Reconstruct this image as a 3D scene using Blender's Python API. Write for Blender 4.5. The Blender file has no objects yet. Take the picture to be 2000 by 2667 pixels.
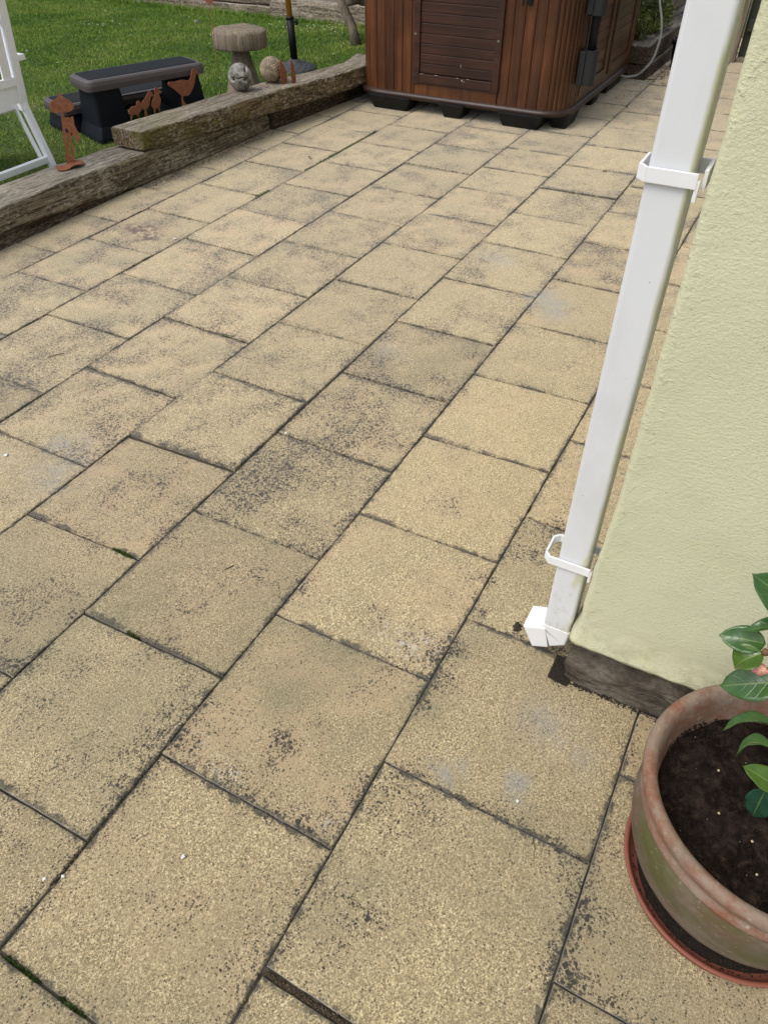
import bpy, bmesh, math, random
import numpy as np
from mathutils import Vector, Matrix, noise

random.seed(7)
rng = np.random.default_rng(7)
scene = bpy.context.scene
col = scene.collection

# ---------------------------------------------------------------- camera
FPX, PITCH, ROLL, YAW, CAMH = 1927.69, 0.7429, -0.0012, 0.4902, 1.5461
cp, sp = math.cos(PITCH), math.sin(PITCH)
fwd = Vector((math.cos(YAW) * cp, math.sin(YAW) * cp, -sp))
rt = fwd.cross(Vector((0, 0, 1))).normalized()
up = rt.cross(fwd)
r2 = rt * math.cos(ROLL) + up * math.sin(ROLL)
u2 = -rt * math.sin(ROLL) + up * math.cos(ROLL)
cam_data = bpy.data.cameras.new("camera")
cam = bpy.data.objects.new("camera", cam_data)
col.objects.link(cam)
M = Matrix((r2, u2, -fwd)).transposed().to_4x4()
M.translation = Vector((0, 0, CAMH))
cam.matrix_world = M
cam_data.sensor_fit = 'VERTICAL'
cam_data.sensor_height = 24.0
cam_data.lens = FPX / 2667 * 24.0
cam_data.clip_start = 0.02
cam_data.clip_end = 500
scene.camera = cam

# ---------------------------------------------------------------- light
SUN_EL, SUN_AZ = math.radians(58), math.radians(152)     # azimuth measured from +x towards +y
world = bpy.data.worlds.new("World")
scene.world = world
world.use_nodes = True
wn, wl = world.node_tree.nodes, world.node_tree.links
sky = wn.new('ShaderNodeTexSky')
sky.sky_type = 'NISHITA'
sky.sun_disc = False
sky.sun_elevation = SUN_EL
sky.sun_rotation = math.radians(90) - SUN_AZ
sky.dust_density = 4.0
sky.air_density = 1.0
hs = wn.new('ShaderNodeHueSaturation')
hs.inputs['Saturation'].default_value = 0.42          # cloud cover: a paler sky
wl.new(sky.outputs[0], hs.inputs['Color'])
wl.new(hs.outputs[0], wn['Background'].inputs['Color'])
wn['Background'].inputs['Strength'].default_value = 0.15
sl = bpy.data.lights.new("sun", 'SUN')
sl.energy = 1.1
sl.angle = math.radians(28)
sl.color = (1.0, 0.96, 0.9)
so = bpy.data.objects.new("sun", sl)
col.objects.link(so)
sd = Vector((math.cos(SUN_AZ) * math.cos(SUN_EL), math.sin(SUN_AZ) * math.cos(SUN_EL), math.sin(SUN_EL)))
so.rotation_euler = sd.to_track_quat('Z', 'Y').to_euler()
so.location = sd * 20
scene.view_settings.view_transform = 'Standard'
scene.view_settings.look = 'None'
scene.view_settings.exposure = 0.32
scene.view_settings.gamma = 1
scene.cycles.use_denoising = True
scene.cycles.max_bounces = 6

# ---------------------------------------------------------------- object helpers
def tag(o, label=None, cat=None, group=None, kind=None):
    if label: o['label'] = label
    if cat: o['category'] = cat
    if group: o['group'] = group
    if kind: o['kind'] = kind
    return o

def link(name, me, mat=None, parent=None, smooth=False):
    o = bpy.data.objects.new(name, me)
    col.objects.link(o)
    if mat is not None:
        me.materials.append(mat)
    if parent is not None:
        o.parent = parent
    if smooth:
        me.polygons.foreach_set('use_smooth', np.ones(len(me.polygons), dtype=bool))
    return o

def thing(name, loc, label, cat, group=None, rz=0.0):
    o = bpy.data.objects.new(name, None)
    col.objects.link(o)
    o.location = loc
    o.rotation_euler = (0, 0, rz)
    o.empty_display_size = 0.05
    return tag(o, label, cat, group)

def from_bm(name, bm, mat, parent=None, smooth=False):
    me = bpy.data.meshes.new(name)
    bmesh.ops.recalc_face_normals(bm, faces=bm.faces)
    bm.to_mesh(me)
    bm.free()
    return link(name, me, mat, parent, smooth)

def from_np(name, verts, faces, mat, parent=None, smooth=False, attr=None):
    """verts Nx3, faces MxK of equal size; attr {name: per-face floats}"""
    me = bpy.data.meshes.new(name)
    verts = np.asarray(verts, dtype=np.float32)
    faces = np.asarray(faces, dtype=np.int32)
    m, k = faces.shape
    me.vertices.add(len(verts))
    me.vertices.foreach_set('co', verts.ravel())
    me.loops.add(m * k)
    me.loops.foreach_set('vertex_index', faces.ravel())
    me.polygons.add(m)
    me.polygons.foreach_set('loop_start', np.arange(0, m * k, k, dtype=np.int32))
    me.polygons.foreach_set('loop_total', np.full(m, k, dtype=np.int32))
    me.update(calc_edges=True)
    for n, a in (attr or {}).items():
        at = me.attributes.new(n, 'FLOAT', 'FACE')
        at.data.foreach_set('value', np.asarray(a, dtype=np.float32))
    return link(name, me, mat, parent, smooth)

def bbox(bm, c, s, bevel=0.0, rot=None, seg=2):
    """bevelled box added to bm"""
    r = bmesh.ops.create_cube(bm, size=1.0)
    vs = r['verts']
    bmesh.ops.scale(bm, vec=s, verts=vs)
    if bevel > 0:
        es = list({e for v in vs for e in v.link_edges})
        rr = bmesh.ops.bevel(bm, geom=es, offset=bevel, segments=seg, profile=0.6, affect='EDGES')
        vs = list({v for f in rr['faces'] for v in f.verts} | {v for v in vs if v.is_valid})
    m = (rot.to_4x4() if rot is not None else Matrix())
    m.translation = Vector(c)
    bmesh.ops.transform(bm, matrix=m, verts=vs)
    return vs

def tube(bm, pts, radii, n=12, cap=True, squash=None):
    """round tube through pts; radii a float or a list"""
    pts = [Vector(p) for p in pts]
    if not isinstance(radii, (list, tuple)):
        radii = [radii] * len(pts)
    rings = []
    ref = None
    for i, p in enumerate(pts):
        t = (pts[min(i + 1, len(pts) - 1)] - pts[max(i - 1, 0)]).normalized()
        if ref is None:
            ref = Vector((0, 0, 1)) if abs(t.z) < 0.9 else Vector((1, 0, 0))
        a = (ref - t * ref.dot(t)).normalized()
        ref = a
        b = t.cross(a)
        ring = []
        for j in range(n):
            w = 2 * math.pi * j / n
            ring.append(bm.verts.new(p + (a * math.cos(w) + b * math.sin(w)) * radii[i]))
        rings.append(ring)
    for i in range(len(rings) - 1):
        for j in range(n):
            bm.faces.new((rings[i][j], rings[i][(j + 1) % n], rings[i + 1][(j + 1) % n], rings[i + 1][j]))
    if cap:
        bm.faces.new(list(reversed(rings[0])))
        bm.faces.new(rings[-1])

def spline(pts, n=6):
    """Catmull-Rom through pts"""
    P = [Vector(p) for p in pts]
    P = [P[0] * 2 - P[1]] + P + [P[-1] * 2 - P[-2]]
    out = []
    for i in range(1, len(P) - 2):
        for k in range(n):
            t = k / n
            a, b, c, d = P[i - 1], P[i], P[i + 1], P[i + 2]
            out.append(0.5 * ((2 * b) + (c - a) * t + (2 * a - 5 * b + 4 * c - d) * t * t + (3 * b - a - 3 * c + d) * t ** 3))
    out.append(P[-2])
    return out

def lathe(bm, prof, n=64, c=(0, 0, 0), wob=0.0):
    rings = []
    for (r, z) in prof:
        ring = []
        for j in range(n):
            w = 2 * math.pi * j / n
            rr = r * (1 + wob * noise.noise(Vector((math.cos(w) * 1.5, math.sin(w) * 1.5, z * 6))))
            ring.append(bm.verts.new((c[0] + rr * math.cos(w), c[1] + rr * math.sin(w), c[2] + z)))
        rings.append(ring)
    for i in range(len(rings) - 1):
        for j in range(n):
            bm.faces.new((rings[i][j], rings[i][(j + 1) % n], rings[i + 1][(j + 1) % n], rings[i + 1][j]))
    return rings

def plate(outline, thick, origin, xdir, name, mat, parent=None, holes=()):
    """flat cut-out of sheet metal: outline is a list of (s, z); s runs along xdir"""
    cu = bpy.data.curves.new(name, 'CURVE')
    cu.dimensions = '2D'
    cu.fill_mode = 'BOTH'
    cu.extrude = thick / 2
    for loop in [outline] + list(holes):
        s = cu.splines.new('POLY')
        s.points.add(len(loop) - 1)
        for p, (a, b) in zip(s.points, loop):
            p.co = (a, b, 0, 1)
        s.use_cyclic_u = True
    tmp = bpy.data.objects.new(name, cu)
    col.objects.link(tmp)
    dg = bpy.context.evaluated_depsgraph_get()
    dg.update()
    me = bpy.data.meshes.new_from_object(tmp.evaluated_get(dg))
    bpy.data.objects.remove(tmp)
    bpy.data.curves.remove(cu)
    xd = Vector(xdir).normalized()
    zd = Vector((0, 0, 1))
    nd = xd.cross(zd)
    m = Matrix((xd, zd, nd)).transposed().to_4x4()
    m.translation = Vector(origin)
    me.transform(m)
    me.materials.clear()
    return link(name, me, mat, parent)

# ---------------------------------------------------------------- node helpers
class NT:
    def __init__(self, name):
        self.mat = bpy.data.materials.new(name)
        self.mat.use_nodes = True
        self.n = self.mat.node_tree.nodes
        self.l = self.mat.node_tree.links
        self.bsdf = self.n['Principled BSDF']
        self.bsdf.inputs['Roughness'].default_value = 0.8

    def new(self, t, **k):
        nd = self.n.new(t)
        for a, b in k.items():
            setattr(nd, a, b)
        return nd

    def put(self, sock, v):
        if isinstance(v, bpy.types.NodeSocket):
            self.l.new(v, sock)
        elif isinstance(v, (tuple, list)) and len(v) == 3 and sock.type == 'RGBA':
            sock.default_value = (*v, 1)
        else:
            sock.default_value = v

    def coord(self, kind='Object', scale=None, loc=None):
        tc = self.new('ShaderNodeTexCoord').outputs[kind]
        if scale is None and loc is None:
            return tc
        return self.map(tc, scale, loc)

    def map(self, v, scale=None, loc=None, rot=None):
        mp = self.new('ShaderNodeMapping')
        self.l.new(v, mp.inputs['Vector'])
        if scale is not None:
            mp.inputs['Scale'].default_value = scale if isinstance(scale, (tuple, list)) else (scale,) * 3
        if loc is not None: mp.inputs['Location'].default_value = loc
        if rot is not None: mp.inputs['Rotation'].default_value = rot
        return mp.outputs[0]

    def noise(self, v, scale=5, detail=4, rough=0.55, dist=0.0):
        nd = self.new('ShaderNodeTexNoise')
        self.l.new(v, nd.inputs['Vector'])
        nd.inputs['Scale'].default_value = scale
        nd.inputs['Detail'].default_value = detail
        nd.inputs['Roughness'].default_value = rough
        nd.inputs['Distortion'].default_value = dist
        return nd.outputs['Fac']

    def voro(self, v, scale=50, rand=1.0, feature='F1'):
        nd = self.new('ShaderNodeTexVoronoi', feature=feature)
        self.l.new(v, nd.inputs['Vector'])
        nd.inputs['Scale'].default_value = scale
        nd.inputs['Randomness'].default_value = rand
        return nd

    def math(self, op, a, b=0.0, c=None, clamp=False):
        nd = self.new('ShaderNodeMath', operation=op)
        nd.use_clamp = clamp
        self.put(nd.inputs[0], a)
        self.put(nd.inputs[1], b)
        if c is not None: self.put(nd.inputs[2], c)
        return nd.outputs[0]

    def smooth(self, v, lo, hi, a=0.0, b=1.0):
        nd = self.new('ShaderNodeMapRange')
        nd.interpolation_type = 'SMOOTHSTEP'
        self.put(nd.inputs['Value'], v)
        self.put(nd.inputs['From Min'], lo)
        self.put(nd.inputs['From Max'], hi)
        nd.inputs['To Min'].default_value = a
        nd.inputs['To Max'].default_value = b
        return nd.outputs[0]

    def mix(self, f, a, b, mode='MIX'):
        nd = self.new('ShaderNodeMix', data_type='RGBA', blend_type=mode)
        self.put(nd.inputs[0], f)
        self.put(nd.inputs[6], a)
        self.put(nd.inputs[7], b)
        return nd.outputs[2]

    def ramp(self, v, stops):
        nd = self.new('ShaderNodeValToRGB')
        self.l.new(v, nd.inputs[0])
        e = nd.color_ramp.elements
        while len(e) < len(stops): e.new(0.5)
        for k, (p, c) in enumerate(stops):
            e[k].position = p
            e[k].color = (*c, 1)
        return nd.outputs[0]

    def attr(self, name):
        nd = self.new('ShaderNodeAttribute', attribute_name=name)
        return nd

    def bump(self, h, strength=0.5, dist=0.01, normal=None):
        nd = self.new('ShaderNodeBump')
        nd.inputs['Strength'].default_value = strength
        nd.inputs['Distance'].default_value = dist
        self.l.new(h, nd.inputs['Height'])
        if normal is not None: self.l.new(normal, nd.inputs['Normal'])
        return nd.outputs[0]

    def out(self, color=None, rough=None, normal=None, spec=None, **k):
        if color is not None: self.put(self.bsdf.inputs['Base Color'], color)
        if rough is not None: self.put(self.bsdf.inputs['Roughness'], rough)
        if normal is not None: self.l.new(normal, self.bsdf.inputs['Normal'])
        if spec is not None: self.put(self.bsdf.inputs['Specular IOR Level'], spec)
        for a, b in k.items(): self.put(self.bsdf.inputs[a], b)
        return self.mat

# ---------------------------------------------------------------- materials
def mat_paving():
    t = NT("sandstone_paving")
    P = t.coord('Object')
    uv = t.new('ShaderNodeUVMap', uv_map='slab').outputs[0]
    sep = t.new('ShaderNodeSeparateXYZ'); t.l.new(uv, sep.inputs[0])
    u, v = sep.outputs[0], sep.outputs[1]
    du = t.math('MINIMUM', u, t.math('SUBTRACT', 1.0, u))
    dv = t.math('MINIMUM', v, t.math('SUBTRACT', 1.0, v))
    edge = t.math('MULTIPLY', t.math('MINIMUM', du, dv), 0.455)          # metres to the nearest edge
    at = t.attr('tint')
    sc = t.new('ShaderNodeSeparateColor'); t.l.new(at.outputs['Color'], sc.inputs[0])
    rnd, dirt, grey = sc.outputs[0], sc.outputs[1], sc.outputs[2]
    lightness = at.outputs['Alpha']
    # aggregate
    g1 = t.voro(P, 460)
    gs = t.new('ShaderNodeSeparateColor'); t.l.new(g1.outputs['Color'], gs.inputs[0])
    base = t.ramp(gs.outputs[0], [(0.0, (0.145, 0.106, 0.054)), (0.25, (0.430, 0.338, 0.178)), (0.7, (0.600, 0.485, 0.270)), (1.0, (0.84, 0.73, 0.47))])
    n1 = t.noise(P, 210, 3, 0.75)
    base = t.mix(t.smooth(n1, 0.40, 0.62), t.mix(0.66, base, (0.115, 0.085, 0.048)), base)
    # broad tone
    big = t.noise(P, 2.3, 4, 0.6)
    mid = t.noise(P, 9, 5, 0.65)
    base = t.mix(t.smooth(mid, 0.42, 0.70, 0, 0.36), base, (0.300, 0.240, 0.138))
    base = t.mix(t.math('MULTIPLY', t.smooth(big, 0.35, 0.7), t.math('MULTIPLY', grey, 0.6)), base, (0.190, 0.178, 0.105))
    base = t.mix(t.math('MULTIPLY', t.smooth(t.noise(P, 5.3, 3, 0.5), 0.40, 0.62), t.math('MULTIPLY', rnd, 0.62)), base, (0.48, 0.350, 0.205))
    st = t.attr('stain')
    ss = t.new('ShaderNodeSeparateColor'); t.l.new(st.outputs['Color'], ss.inputs[0])
    dark_b, grey_b, red_b, pale_b = ss.outputs[0], ss.outputs[1], ss.outputs[2], st.outputs['Alpha']
    # dirt mask: patchy, heavier at edges and in the blobs
    patch = t.math('MULTIPLY_ADD', t.noise(P, 5.2, 6, 0.66), 1.55, -0.28)
    eterm = t.smooth(edge, 0.045, 0.0, 0.0, 0.13)
    mask = t.math('ADD', t.math('ADD', t.math('MULTIPLY', patch, 0.9), eterm), t.math('MULTIPLY', dirt, 0.24))
    mask = t.math('ADD', mask, t.math('MULTIPLY', dark_b, 0.20))
    m1 = t.smooth(mask, 0.44, 0.95)
    # dark lichen dots of two sizes
    def dots(scale, r_hi, keep, warp):
        w = t.new('ShaderNodeVectorMath', operation='ADD')
        nz = t.new('ShaderNodeTexNoise'); t.l.new(P, nz.inputs['Vector']); nz.inputs['Scale'].default_value = scale * 1.9
        sc2 = t.new('ShaderNodeVectorMath', operation='SCALE'); t.l.new(nz.outputs['Color'], sc2.inputs[0]); sc2.inputs['Scale'].default_value = warp / scale
        t.l.new(P, w.inputs[0]); t.l.new(sc2.outputs[0], w.inputs[1])
        vv = t.voro(w.outputs[0], scale)
        cs = t.new('ShaderNodeSeparateColor'); t.l.new(vv.outputs['Color'], cs.inputs[0])
        rad = t.math('MULTIPLY', t.math('SUBTRACT', keep, cs.outputs[0]), r_hi)
        return t.smooth(t.math('SUBTRACT', rad, vv.outputs['Distance']), -0.01, 0.05)
    d1 = dots(98, 0.80, t.math('MULTIPLY_ADD', m1, 0.62, 0.16), 0.8)
    d2 = dots(210, 0.95, t.math('MULTIPLY_ADD', m1, 0.58, 0.44), 0.8)
    d3 = dots(60, 0.66, t.math('MULTIPLY_ADD', m1, 0.62, 0.055), 1.0)
    dd = t.math('MAXIMUM', t.math('MULTIPLY', d1, 0.90), t.math('MULTIPLY', d2, 0.78))
    dd = t.math('MAXIMUM', dd, t.math('MULTIPLY', d3, 0.9))
    c = t.mix(t.math('MULTIPLY', m1, 0.18), base, (0.150, 0.128, 0.098))
    c = t.mix(t.math('MULTIPLY', dd, 1.08, clamp=True), c, (0.034, 0.030, 0.025))
    # black rim of lichen right along the joints
    en = t.math('ADD', edge, t.math('MULTIPLY', t.math('SUBTRACT', t.noise(P, 34, 6, 0.8), 0.5), 0.075))
    rim = t.math('MULTIPLY', t.smooth(en, 0.010, 0.003), t.smooth(t.noise(P, 7, 4, 0.65), 0.42, 0.54))
    c = t.mix(t.math('MULTIPLY', rim, 0.80), c, (0.042, 0.040, 0.032))
    # blue-grey weathered film
    c = t.mix(t.math('MULTIPLY', grey_b, t.smooth(t.noise(P, 14, 4, 0.6), 0.3, 0.62)), c, (0.26, 0.27, 0.265))
    # reddish brown scab
    red = t.math('MULTIPLY', red_b, t.smooth(t.noise(P, 24, 5, 0.7), 0.42, 0.58))
    c = t.mix(red, c, (0.085, 0.045, 0.033))
    # pale lichen and bird lime
    pv = t.voro(P, 6.5)
    ps = t.new('ShaderNodeSeparateColor'); t.l.new(pv.outputs['Color'], ps.inputs[0])
    pr = t.math('SUBTRACT', t.math('MULTIPLY', t.math('SUBTRACT', ps.outputs[1], 0.72), 0.22), t.math('ADD', pv.outputs['Distance'], t.math('MULTIPLY', t.noise(P, 60, 3, 0.6), 0.06)))
    pale = t.math('MULTIPLY', t.smooth(pr, -0.03, 0.0), t.smooth(mask, 0.5, 0.62))
    pale = t.math('MAXIMUM', pale, t.math('MULTIPLY', pale_b, t.smooth(t.noise(P, 55, 5, 0.7), 0.50, 0.60)))
    c = t.mix(t.math('MULTIPLY', pale, 0.75), c, (0.50, 0.48, 0.42))
    # slab lightness
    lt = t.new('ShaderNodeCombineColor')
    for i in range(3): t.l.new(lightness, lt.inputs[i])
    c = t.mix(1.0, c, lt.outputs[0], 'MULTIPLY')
    h = t.math('ADD', t.math('MULTIPLY', t.noise(P, 330, 3, 0.7), 0.6), t.math('MULTIPLY', g1.outputs['Distance'], 0.5))
    h = t.math('ADD', h, t.math('MULTIPLY', t.noise(P, 60, 4, 0.6), 0.8))
    nrm = t.bump(h, 0.55, 0.0022)
    return t.out(c, 0.9, nrm, spec=0.25, **{'Sheen Weight': 0.45, 'Sheen Roughness': 0.5})

def mat_simple(name, color, rough=0.8, nscale=30, amt=0.25, bump=0.0, bscale=80, spec=0.4, dark=None, **k):
    t = NT(name)
    P = t.coord('Object')
    d = dark or tuple(x * 0.45 for x in color)
    c = t.mix(t.smooth(t.noise(P, nscale, 5, 0.65), 0.35, 0.75, 0, amt), color, d)
    nrm = t.bump(t.noise(P, bscale, 4, 0.6), bump, 0.003) if bump else None
    return t.out(c, rough, nrm, spec=spec, **k)

def mat_timber(name, light, dark, green=0.0, pale=0.3, seed=0.0, brown=None):
    """old railway-sleeper wood: grain runs along local x"""
    t = NT(name)
    P = t.coord('Object', loc=(seed, seed * 0.7, seed * 1.3))
    warp = t.noise(t.map(P, scale=(2.0, 6, 6)), 1.5, 3, 0.5)
    sx = t.new('ShaderNodeSeparateXYZ'); t.l.new(P, sx.inputs[0])
    cx = t.new('ShaderNodeCombineXYZ')
    t.l.new(sx.outputs[0], cx.inputs[0])
    t.l.new(t.math('ADD', sx.outputs[1], t.math('MULTIPLY', warp, 0.05)), cx.inputs[1])
    t.l.new(t.math('ADD', sx.outputs[2], t.math('MULTIPLY', warp, 0.05)), cx.inputs[2])
    Q = cx.outputs[0]
    grain = t.noise(t.map(Q, scale=(1.6, 52, 52)), 1.0, 5, 0.72)
    fine = t.noise(t.map(Q, scale=(6, 150, 150)), 1.0, 3, 0.7)
    crack = t.noise(t.map(Q, scale=(1.1, 30, 30)), 1.0, 4, 0.75)
    ck = t.smooth(t.math('ABSOLUTE', t.math('SUBTRACT', crack, 0.5)), 0.022, 0.0)
    tone = t.noise(P, 4.5, 5, 0.65)
    g = t.math('ADD', t.math('MULTIPLY', grain, 0.65), t.math('MULTIPLY', fine, 0.35))
    c = t.mix(t.smooth(g, 0.40, 0.58), dark, light)
    if brown:
        c = t.mix(t.smooth(tone, 0.42, 0.62, 0, 0.8), c, t.mix(t.smooth(g, 0.35, 0.62), tuple(x * 0.35 for x in brown), brown))
    sp = t.smooth(t.math('ADD', t.noise(t.map(P, scale=(1, 2, 2)), 36, 6, 0.8), t.math('MULTIPLY', tone, 0.35)), 0.66, 0.80)
    c = t.mix(t.math('MULTIPLY', sp, pale), c, (0.52, 0.49, 0.42))
    if green:
        gm = t.smooth(t.math('ADD', t.noise(P, 11, 5, 0.7), t.math('MULTIPLY', t.noise(t.map(P, scale=(0.6, 1, 1)), 2.2, 3, 0.6), 0.6)), 0.78, 1.0)
        c = t.mix(t.math('MULTIPLY', gm, green), c, (0.105, 0.098, 0.025))
    c = t.mix(t.math('MULTIPLY', ck, 0.85), c, (0.018, 0.014, 0.010))
    sm = t.smooth(t.noise(P, 60, 4, 0.75), 0.56, 0.70)
    c = t.mix(t.math('MULTIPLY', sm, 0.45), c, (0.035, 0.026, 0.018))
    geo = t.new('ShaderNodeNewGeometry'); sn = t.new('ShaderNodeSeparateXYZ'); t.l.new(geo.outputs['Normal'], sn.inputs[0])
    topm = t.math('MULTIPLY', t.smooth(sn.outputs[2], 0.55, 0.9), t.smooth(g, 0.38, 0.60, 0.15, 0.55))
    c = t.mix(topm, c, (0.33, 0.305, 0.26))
    h = t.math('SUBTRACT', g, t.math('MULTIPLY', ck, 0.7))
    return t.out(c, 0.92, t.bump(h, 0.7, 0.006), spec=0.2)

def mat_stain_wood(name, axis, light, dark):
    """oiled cedar of the tub, grain along the given axis, tone by stave"""
    t = NT(name)
    P = t.coord('Object')
    s = [120, 120, 120]; s[axis] = 2.0
    r = t.attr('rnd').outputs['Fac']
    off = t.new('ShaderNodeCombineXYZ')
    t.l.new(t.math('MULTIPLY', r, 13.0), off.inputs[axis])
    ad = t.new('ShaderNodeVectorMath', operation='ADD'); t.l.new(P, ad.inputs[0]); t.l.new(off.outputs[0], ad.inputs[1])
    g = t.noise(t.map(ad.outputs[0], scale=tuple(s)), 1.0, 5, 0.65, 0.6)
    s2 = [14, 14, 14]; s2[axis] = 0.9
    b = t.noise(t.map(ad.outputs[0], scale=tuple(s2)), 1.0, 3, 0.6)
    f = t.math('ADD', t.math('MULTIPLY', g, 0.55), t.math('MULTIPLY', b, 0.45))
    f = t.math('ADD', f, t.math('MULTIPLY', t.math('SUBTRACT', r, 0.5), 0.12))
    c = t.mix(t.smooth(f, 0.38, 0.62), dark, light)
    ln_ = t.smooth(t.noise(t.map(ad.outputs[0], scale=tuple(x * 1.7 for x in s)), 1.0, 2, 0.5, 0.4), 0.52, 0.66, 0, 0.55)
    c = t.mix(ln_, c, tuple(x * 0.5 for x in dark))
    c = t.mix(t.smooth(t.noise(P, 2.6, 4, 0.6), 0.42, 0.68, 0, 0.6), c, tuple(x * 0.7 for x in dark))
    return t.out(c, 0.40, t.bump(g, 0.35, 0.002), spec=0.4)

# world positions (m) of stains seen on the paving: x, y, rx, ry, amount
DARK_BLOBS = [(x, y, r, r, a) for x, y, r, a in ((0.685, 0.633, 0.045, 1.7), (0.637, 0.625, 0.04, 1.5), (0.756, 0.563, 0.04, 0.9), (0.58, 0.831, 0.05, 1), (0.569, 0.704, 0.06, 1.4), (0.558, 0.773, 0.05, 1.2), (0.564, 0.446, 0.07, 1.3), (0.668, 0.426, 0.03, 1), (0.562, 0.514, 0.04, 0.9), (1.077, 0.52, 0.08, 1.7), (1.078, 0.617, 0.08, 1.5), (1.101, 0.745, 0.07, 1.2), (1.087, 0.841, 0.06, 1), (1.053, 0.442, 0.05, 1.4), (1.115, 0.386, 0.05, 1.7), (1.006, 0.381, 0.06, 1.7), (0.914, 0.387, 0.05, 1.4), (0.706, 0.309, 0.09, 1.3), (0.646, 0.334, 0.08, 1.2), (0.762, 0.053, 0.04, 1.1), (0.747, -0.002, 0.04, 1.2), (0.776, 0.111, 0.04, 1.1), (0.85, 0.085, 0.05, 1.2), (0.502, 0.321, 0.16, 0.7), (0.531, 0.638, 0.12, 1.1), (0.537, 0.718, 0.08, 1.2), (0.543, 0.549, 0.08, 1), (1.245, 1.506, 0.2, 0.8), (1.132, 1.577, 0.14, 0.8), (1.207, 1.343, 0.12, 0.8), (1.603, 1.191, 0.18, 1.3), (1.387, 1.191, 0.15, 1.1), (1.862, 1.162, 0.14, 0.9), (1.684, 1.149, 0.12, 0.9), (2.116, 1.068, 0.1, 1.6), (2.138, 1.2, 0.08, 1.2), (2.125, 0.919, 0.05, 1), (2.614, 2.94, 0.1, 1.5), (2.455, 2.942, 0.13, 1.1), (2.598, 2.283, 0.13, 1.3), (2.43, 2.288, 0.12, 1), (2.069, 2.968, 0.15, 1.3), (1.932, 2.934, 0.15, 1.1), (2.159, 2.798, 0.1, 1.1), (2.239, 2.451, 0.2, 0.7), (1.976, 2.397, 0.12, 1.1), (1.707, 2.415, 0.16, 1.2), (1.484, 2.328, 0.15, 1.1), (1.529, 2.453, 0.12, 1), (2.1, 1.831, 0.05, 1.3), (2.5, 2.156, 0.06, 1.2), (2.745, 2.396, 0.05, 1.3), (2.82, 2.254, 0.05, 1.3), (3.724, 2.379, 0.15, 0.9), (4.117, 2.485, 0.1, 1.3), (4.219, 2.478, 0.08, 1.4), (4.434, 2.261, 0.12, 0.8), (4.856, 2.064, 0.1, 1.5), (5.182, 2.104, 0.1, 1.4), (4.918, 2.16, 0.1, 1.5), (4.244, 2.068, 0.1, 1.2), (4.892, 1.59, 0.08, 1.1), (5.195, 1.636, 0.1, 1.2), (4.186, 0.901, 0.2, 1.2), (4.204, 0.726, 0.15, 1.6), (4.466, 0.82, 0.2, 1.4), (4.33, 1.077, 0.18, 1), (3.715, 0.741, 0.15, 1), (4.432, 0.732, 0.1, 1.6), (4.286, 0.57, 0.2, 1.6), (4.214, 0.433, 0.2, 1.5), (3.872, 0.689, 0.1, 1), (1.523, 0.325, 0.08, 1.1), (1.634, 0.321, 0.07, 1), (1.251, 0.358, 0.03, 1.4), (1.233, 0.26, 0.03, 1.4), (0.929, -0.109, 0.025, 1.6), (0.964, -0.131, 0.03, 1.5), (0.379, 0.46, 0.12, 0.7), (0.657, -0.116, 0.06, 1), (0.528, -0.075, 0.05, 1.3), (0.537, -0.107, 0.03, 1.2), (0.712, -0.072, 0.05, 1), (0.599, 1.295, 0.06, 0.9), (0.54, 1.345, 0.06, 1.6), (0.811, 1.36, 0.1, 0.7), (0.691, 1.514, 0.14, 0.6), (0.559, 0.896, 0.06, 0.7), (0.443, 0.848, 0.08, 0.7), (3.274, 3.555, 0.16, 1), (3.378, 3.36, 0.12, 1.2), (3.595, 3.293, 0.1, 1.1), (4.011, 3.254, 0.12, 1.1), (4.537, 3.099, 0.15, 1), (3.153, 2.998, 0.1, 1), (4.002, 3.472, 0.1, 1.2),)]
GREY_BLOBS = [(x, y, r, r, a) for x, y, r, a in ((0.835, 0.111, 0.045, 0.9), (0.786, 0.273, 0.035, 0.8), (0.818, 0.237, 0.03, 0.5), (1.018, 0.11, 0.09, 0.45), (0.979, 0.031, 0.08, 0.45), (3.064, 0.799, 0.13, 0.9), (2.954, 0.73, 0.1, 0.7), (3.373, 1.153, 0.14, 0.45), (1.281, 1.907, 0.1, 0.5), (1.15, 1.835, 0.15, 0.4), (2.339, 1.225, 0.1, 0.35),)]
RED_BLOBS = [(x, y, r, r, a) for x, y, r, a in ((2.841, 2.957, 0.11, 1.5), (2.788, 2.863, 0.1, 1.3), (2.842, 3.022, 0.08, 1.2),)]
PALE_BLOBS = [(x, y, r, r, a) for x, y, r, a in ((0.565, 0.688, 0.035, 1), (0.569, 0.729, 0.02, 1), (0.584, 0.794, 0.018, 1), (1.057, 0.496, 0.05, 0.9), (1.092, 0.461, 0.04, 0.8), (1.074, 0.559, 0.04, 0.8), (1.141, 0.417, 0.02, 0.9), (2.595, 1.498, 0.05, 0.6), (0.573, 0.428, 0.04, 0.7), (1.139, 2.038, 0.05, 0.9), (2.503, 1.492, 0.03, 0.9),)]

M_PAVE = mat_paving()
M_JOINT = mat_simple("joint_dirt", (0.075, 0.060, 0.040), 0.95, 25, 0.9, 0.8, 300, dark=(0.010, 0.012, 0.006))
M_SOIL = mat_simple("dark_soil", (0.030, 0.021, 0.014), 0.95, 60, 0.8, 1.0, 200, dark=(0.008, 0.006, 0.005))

# ---------------------------------------------------------------- ground
def sheet(name, x0, x1, y0, y1, z, mat, label=None, kind='structure'):
    me = bpy.data.meshes.new(name)
    me.from_pydata([(x0, y0, z), (x1, y0, z), (x1, y1, z), (x0, y1, z)], [], [(0, 1, 2, 3)])
    return tag(link(name, me, mat), kind=kind)

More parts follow.
